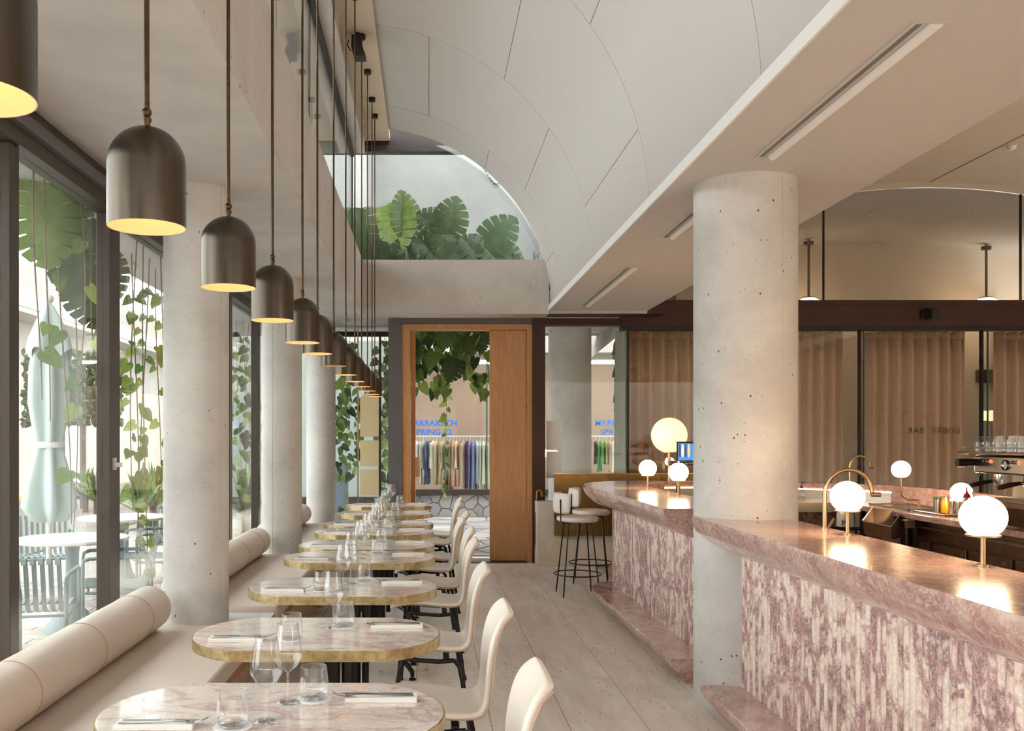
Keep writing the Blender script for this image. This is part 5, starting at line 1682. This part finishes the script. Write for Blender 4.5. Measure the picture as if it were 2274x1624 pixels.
sbox('wall_shop_back', 'shop_wall', -4.0, 7.0, 19.4, 19.5, 0.3, 3.3)
sbox('floor_shop', 'shop_wall', -4.0, 7.0, YSH + 0.25, 19.4, 0.28, 0.36)
sbox('wall_shop_upper', 'plaster', -4.0, 9.0, YSH, YSH + 0.3, 3.1, 7.5)
sbox('ceiling_shop', 'plaster', -4.0, 7.0, YSH + 0.3, 19.5, 3.0, 3.1)
for i, x in enumerate((-1.0, 1.2, 3.4)):
    o = MB().box(x - 0.6, x + 0.6, 18.2, 18.4, 2.95, 3.0).build('shop_fill_light', 'shop_fill_glow' if 'shop_fill_glow' in MAT else plain('shop_fill_glow', (255, 240, 220), 0.5, emit=(1.0, 0.88, 0.74), estr=9.0))  # fill light added to lift the dim shop interior
    tag(o, ['left added fill light bar in the shop opposite', 'middle added fill light bar in the shop opposite', 'right added fill light bar in the shop opposite'][i], 'light bar', 'added fill lights in the shop')
for k, (px, dpx) in enumerate(((904, 0), (1321, 0))):
    for body, py, dx in (('MARRAKECH', 946, 0), ('SPRING 22', 966, 12)):
        o = letters('shop_lettering', body, 0.155, 'blue_letters', at(px + dx, py, YSH - 0.02), 0, bold=0.004, spacing=1.05)
        tag(o, 'blue shop window lettering %s seen through the %s' % (body, ['doorway', 'window right of the door'][k]), 'lettering', 'blue lettering on the shop window')
def garment(x, col, label, hang, w, rz):
    y, zr = 18.25, 1.49
    m = 'cloth_%d_%d_%d' % col
    if m not in MAT:
        plain(m, col, 0.9)
    t = thing('garment', (x, y, zr), label, 'garment', 'clothes on the shop rail', rz=0)
    rows = []
    for i, (u, hw, hd) in enumerate(((0.0, .012, .03), (0.05, .028, .10), (0.10, .036, .19), (0.3, .032, .17), (0.55, .030 * w, .15), (0.8, .034 * w, .17), (1.0, .038 * w, .19))):
        row = []
        for k in range(14):
            a = 2 * PI * k / 14
            f = 1 + 0.22 * math.sin(5 * a + x * 40) * u
            px, py = hw * math.cos(a) * f, hd * math.sin(a) * f
            row.append((x + px * math.cos(rz) - py * math.sin(rz), y + px * math.sin(rz) + py * math.cos(rz), zr - 0.07 - u * hang + 0.02 * math.sin(3 * a + x * 9) * u))
        rows.append(row)
    MB().loft(rows, closed=True, caps=True).build('cloth', m, t, smooth=True)
    MB().tube([(x - 0.03 * math.sin(rz + 1.57), y, zr - 0.09), (x, y, zr - 0.045), (x, y, zr - 0.01), (x + 0.01, y, zr + 0.015)], 0.007, 6).build('hanger', 'hanger_white', t, smooth=True)
    return t
CLO = [((226, 222, 210), 'cream'), ((214, 210, 200), 'ivory'), ((196, 196, 186), 'stone grey'), ((70, 92, 124), 'denim blue'), ((58, 76, 108), 'navy'), ((228, 222, 206), 'off-white'), ((210, 196, 170), 'sand'),
       ((178, 150, 120), 'camel'), ((206, 186, 160), 'beige'), ((120, 96, 92), 'mauve brown'), ((148, 120, 112), 'taupe'), ((216, 170, 130), 'peach'), ((226, 204, 180), 'striped cream'), ((176, 140, 110), 'tan'), ((206, 190, 168), 'oat'),
       ((52, 60, 110), 'indigo'), ((150, 128, 190), 'lilac'), ((120, 150, 190), 'sky blue'), ((206, 206, 210), 'pale grey'), ((196, 200, 190), 'sage grey'), ((226, 220, 200), 'pale yellow'), ((210, 200, 180), 'linen')]
ORDL = ['first', 'second', 'third', 'fourth', 'fifth', 'sixth', 'seventh', 'eighth', 'ninth', 'tenth', 'eleventh', 'twelfth', 'thirteenth', 'fourteenth', 'fifteenth', 'sixteenth', 'seventeenth', 'eighteenth', 'nineteenth', 'twentieth', 'twenty-first', 'twenty-second']
for i, (c, nm) in enumerate(CLO):
    garment(at(926 + i * 7.4, 0, 18.25).x, c, '%s garment on the shop rail through the doorway, %s from the left' % (nm, ORDL[i]), RS.choice([0.55, 0.85, 0.95, 0.9]), RS.uniform(0.8, 1.4), RS.uniform(-0.5, 0.1))
for i, (c, nm) in enumerate((((34, 32, 34), 'black'), ((70, 150, 80), 'bright green'), ((80, 170, 84), 'apple green'), ((150, 160, 90), 'olive'), ((200, 170, 150), 'blush'), ((214, 200, 180), 'pale beige'))):
    garment(at(1323 + i * 8.2, 0, 18.25).x, c, '%s garment on the rail seen through the right window' % nm, RS.choice([0.45, 0.6]), 1.1, RS.uniform(-0.5, 0.0))
for k, (x0, x1) in enumerate(((-1.2, 1.5), (3.1, 4.6))):
    t = thing('clothes_rail', ((x0 + x1) / 2, 18.25, 0.36), ['long white clothes rail in the shop behind the doorway', 'white clothes rail in the shop behind the right window'][k], 'clothes rail', 'clothes rails in the shop')
    MB().tube([(x0, 18.25, 1.505), (x1, 18.25, 1.505)], 0.014, 8).build('bar', 'hanger_white', t, smooth=True)
    for x in (x0, x1):
        MB().tube([(x, 18.25, 0.36), (x, 18.25, 1.505)], 0.014, 8).build('post', 'hanger_white', t, smooth=True)
c = thing('concrete_pillar', (2.0, 13.0, -0.03), 'round concrete pillar outside the window right of the door', 'column')
MB().lathe([(0.30, -0.03), (0.30, 3.02)], (2.0, 13.0, 0), 40).build('shaft', 'concrete', c, smooth=True)
MB().lathe([(0.305, -0.03), (0.305, 0.01), (0.30, 0.012)], (2.0, 13.0, 0), 40).build('base_joint', 'mortar', c)
t = thing('planter_box', (at(758, 0, 12.9).x, 12.9, -0.03), 'tall grey planter outside the back glazing', 'planter')
a = at(744, 1030, 12.9); b = at(771, 1030, 12.9)
MB().box(a.x - 0.25, b.x, 12.8, 13.1, -0.03, a.z).build('box', 'planter_grey', t, bevel=0.006)
MB().box(a.x - 0.22, b.x - 0.02, 12.83, 13.07, a.z - 0.03, a.z + 0.004).build('soil', 'bark', t)
t = thing('passage_wall', (-2.6, 15.5, -0.03), 'pale glazed partition across the passage behind the creepers', 'partition')
MB().box(-3.4, -0.55, 15.4, 15.45, -0.03, 3.1).build('glazing', 'pale_glazing', t)
MB().box(-3.4, -0.55, 15.36, 15.40, 0.35, 0.5).build('base_rail', 'bronze_frame', t)

# ---- terrace furniture beyond the side windows
def make_armchair():
    t = thing('terrace_chair', (0, 0, 0), '', 'outdoor chair', 'slatted metal terrace chairs')
    for sy in (-1, 1):
        y = sy * 0.26
        MB().tube([(-0.24, y, 0.0), (-0.24, y, 0.60), (-0.23, y, 0.635), (-0.19, y, 0.65), (0.18, y, 0.65), (0.22, y, 0.635), (0.235, y, 0.60), (0.26, y, 0.0)], 0.014, 8).build('leg_frame', 'outdoor_paint', t, smooth=True)
        MB().tube([(-0.24, y, 0.40), (0.25, y, 0.38)], 0.011, 8).build('seat_rail', 'outdoor_paint', t, smooth=True)
    for x, z in ((-0.2, 0.405), (0.17, 0.385)):
        MB().tube([(x, -0.26, z), (x, 0.26, z)], 0.010, 6).build('cross_tube', 'outdoor_paint', t)
    sp = [(-0.25, 0.405), (-0.235, 0.43), (-0.20, 0.437), (0.0, 0.425), (0.15, 0.41), (0.20, 0.425), (0.225, 0.47), (0.26, 0.62), (0.29, 0.74), (0.31, 0.775), (0.335, 0.775), (0.35, 0.74)]
    for k in range(10):
        y = -0.225 + 0.05 * k
        rows = []
        for i, (x, z) in enumerate(sp):
            a, b = sp[max(i - 1, 0)], sp[min(i + 1, len(sp) - 1)]
            dx, dz = b[0] - a[0], b[1] - a[1]
            l = math.hypot(dx, dz)
            nx, nz = -dz / l * 0.004, dx / l * 0.004
            rows.append([(x - nx, y - 0.014, z - nz), (x - nx, y + 0.014, z - nz), (x + nx, y + 0.014, z + nz), (x + nx, y - 0.014, z + nz)])
        MB().loft(rows, closed=True, caps=True).build('slat', 'outdoor_paint', t, smooth=True)
    return t
ch = make_armchair()
for (x, y, rz, lab) in ((-2.62, 6.1, -PI / 2 + 0.2, 'slatted terrace chair with its back to the window, nearest outside'), (-2.38, 7.05, 0.35, 'slatted terrace chair beside the dark mullion, seen side on'),
                        (-3.62, 8.7, PI / 2 + 0.5, 'slatted terrace chair behind the first terrace table'), (-2.55, 8.7, 0.5, 'slatted terrace chair seen just left of the first column'),
                        (-2.75, 9.9, PI / 2, 'slatted terrace chair behind the second terrace table'), (-2.72, 5.3, -PI / 2 - 0.1, 'pale-lit terrace chair at the lower left window corner')):
    place(ch, (x, y, -0.03), rz, lab, USED)
def make_ttable():
    t = thing('terrace_table', (0, 0, 0), '', 'outdoor table', 'round terrace tables')
    MB().lathe([(0.001, 0.715), (0.43, 0.715), (0.435, 0.725), (0.43, 0.74), (0.001, 0.742)], (0, 0, 0), 40).build('top', 'table_stone', t, smooth=True)
    MB().lathe([(0.06, 0.70), (0.05, 0.60), (0.05, 0.35), (0.09, 0.18), (0.22, 0.02), (0.23, 0.0), (0.001, 0.0)], (0, 0, 0), 28).build('pedestal', 'outdoor_paint', t, smooth=True)
    MB().lathe([(0.001, 0.70), (0.16, 0.70), (0.16, 0.716), (0.001, 0.716)], (0, 0, 0), 20).build('mount', 'outdoor_paint', t)
    return t
tt = make_ttable()
place(tt, (-2.83, 7.35, -0.03), 0, 'round pale terrace table beside the folded parasol', USED)
place(tt, (-3.05, 9.25, -0.03), 0, 'round pale terrace table farther out, behind the dark mullion', USED)
# folded parasol
ux, uy = -3.18, 7.75
t = thing('parasol', (ux, uy, -0.03), 'folded pale mint parasol standing on the terrace', 'parasol')
rows = []
for z, r, f in ((2.60, 0.02, 0.0), (2.55, 0.05, 0.1), (2.35, 0.10, 0.2), (2.1, 0.135, 0.28), (1.8, 0.14, 0.3), (1.50, 0.105, 0.22), (1.44, 0.10, 0.15), (1.35, 0.115, 0.2), (1.1, 0.165, 0.3), (0.92, 0.175, 0.38), (0.80, 0.10, 0.5)):
    rows.append([(ux + r * (1 + f * math.cos(6 * a)) * math.cos(a), uy + r * (1 + f * math.cos(6 * a)) * math.sin(a), z) for a in [2 * PI * k / 48 for k in range(48)]])
MB().loft(rows, closed=True, caps=True).build('canopy', 'umbrella_fabric', t, smooth='all')
cape = [[(ux + r * (1 + 0.2 * math.cos(4 * a + .5)) * math.cos(a), uy + r * (1 + 0.2 * math.cos(4 * a + .5)) * math.sin(a), z + 0.05 * math.cos(4 * a + .5) * (r > 0.1)) for a in [2 * PI * k / 32 for k in range(32)]] for z, r in ((2.62, 0.03), (2.5, 0.09), (2.3, 0.15), (2.2, 0.17))]
MB().loft(cape, closed=True).build('vent_cape', 'umbrella_fabric', t, smooth='all')
MB().sphere((ux, uy, 2.67), 0.04, 14, 8).build('finial', 'table_stone', t, smooth=True)
MB().lathe([(0.117, 1.42), (0.121, 1.445), (0.117, 1.47)], (ux, uy, 0), 24).build('tie_strap', 'paper', t)
MB().tube([(ux, uy, 0.0), (ux, uy, 2.65)], 0.024, 10).build('pole', 'table_stone', t, smooth=True)
MB().lathe([(0.001, 0.03), (0.05, 0.03), (0.28, 0.0), (0.28, -0.03), (0.001, -0.03)], (ux, uy, 0), 24).build('foot', 'table_stone', t, smooth=True)
t = thing('planter_box', (-2.55, 4.75, -0.03), 'cream planter box just outside the lower left window', 'planter')
MB().box(-2.85, -2.28, 4.5, 5.0, -0.03, 0.72).build('box', 'planter_cream', t, bevel=0.01)
MB().box(-2.82, -2.31, 4.53, 4.97, 0.70, 0.724).build('soil', 'bark', t)

# ---- house beyond the terrace
t = thing('house', (-9.3, 26, -0.03), 'pale house with a tiled roof beyond the terrace', 'house')
MB().box(-16, -9.9, 13, 44, -0.03, 4.3).build('wall', 'house_wall', t)
MB().box(-9.95, -9.0, 13, 44, 4.28, 4.45).build('eave', 'house_wall', t)
MB().box(-9.08, -8.98, 13, 44, 4.40, 4.74).build('gutter_board', 'concrete_white', t)
for k in range(16):
    x, z = -9.05 - 0.36 * k, 4.74 + 0.20 * k
    MB().loft([[(x, 13, z), (x, 44, z)], [(x, 13, z + 0.04), (x, 44, z + 0.04)], [(x - 0.40, 13, z + 0.235), (x - 0.40, 44, z + 0.235)], [(x - 0.40, 13, z + 0.195), (x - 0.40, 44, z + 0.195)]]).build('roof_course', 'roof_shingle', t)
for (y0, y1, z0, z1) in ((18.5, 19.4, 1.4, 2.9), (23.5, 24.5, 1.4, 2.9), (28, 29.2, 0.0, 2.4)):
    w = MB().box(-9.92, -9.86, y0, y1, z0, z1).build('window', 'charcoal_frame', t)
    MB().box(-9.87, -9.85, y0 + 0.08, y1 - 0.08, z0 + 0.08, z1 - 0.08).build('pane', 'umbrella_fabric', w)
# ivy screen with timber posts
t = thing('ivy_pergola', (-7.6, 19.5, -0.03), 'dark ivy grown over a timber pergola beyond the road', 'pergola')
for x in (-8.2, -7.75, -7.3, -6.9):
    MB().box(x - 0.05, x + 0.05, 19.5, 19.6, -0.03, 2.3).build('post', 'bark', t)
MB().box(-8.4, -6.6, 19.45, 19.65, 2.15, 2.3).build('beam', 'bark', t)
iv = MB()
for i in range(1500):
    x, z = RS.uniform(-8.5, -6.5), RS.uniform(1.75, 3.3)
    y = 19.5 + RS.uniform(-0.25, 0.3)
    a = RS.uniform(0, 6.28); s = RS.uniform(0.05, 0.10)
    c, d = math.cos(a) * s, math.sin(a) * s
    iv.add([(x - c, y, z - d), (x + d * 0.8, y + 0.03, z - c * 0.8), (x + c, y - 0.02, z + d), (x - d * 0.8, y + 0.03, z + c * 0.8)], [(0, 1, 2, 3)])
o = iv.build('ivy_leaves', 'ivy', t)
o['kind'] = 'stuff'
# shrubs and striped kerb
for k, (px, d, r) in enumerate(((215, 17.5, 0.55), (190, 18.5, 0.6), (312, 15.0, 0.6), (340, 16.0, 0.7), (545, 14.5, 0.7))):
    p = at(px, 1000, d)
    t = thing('shrub', (p.x, p.y, -0.03), 'spiky green shrub beyond the terrace, %s from the left' % ['second', 'leftmost', 'third', 'fourth', 'rightmost'][k], 'shrub', 'shrubs beyond the terrace')
    for i in range(46):
        a = RS.uniform(0, 6.28); e = RS.uniform(0.2, 1.5)
        q = Vector((math.cos(a) * math.cos(e), math.sin(a) * math.cos(e), math.sin(e))) * r * RS.uniform(0.8, 1.3)
        b = Vector((p.x, p.y, 0.25))
        s = Vector((-math.sin(a), math.cos(a), 0)) * 0.035
        MB().add([b - s, b + s, b + q * 0.6 + s * 0.9 + Vector((0, 0, .1)), b + q * 0.6 - s * 0.9 + Vector((0, 0, .1)), b + q], [(0, 1, 2, 3), (3, 2, 4)]).build('leaf_blade', RS.choice(['leaf_dark', 'leaf_mid', 'leaf_light']), t)
    MB().tube([(p.x, p.y, -0.03), (p.x, p.y, 0.3)], 0.06, 8).build('trunk', 'bark', t)
t = thing('speed_bump', (-7.2, 22.4, -0.02), 'yellow and black striped kerb across the road', 'kerb')
for i in range(12):
    x = -12.0 + i * 0.55
    MB().loft([[(x, 22.3, -0.02), (x, 22.36, 0.06), (x, 22.6, 0.06), (x, 22.66, -0.02)], [(x + 0.545, 22.3, -0.02), (x + 0.545, 22.36, 0.06), (x + 0.545, 22.6, 0.06), (x + 0.545, 22.66, -0.02)]], closed=True, caps=True).build('block', 'yellow_paint' if i % 2 else 'dark_steel', t)
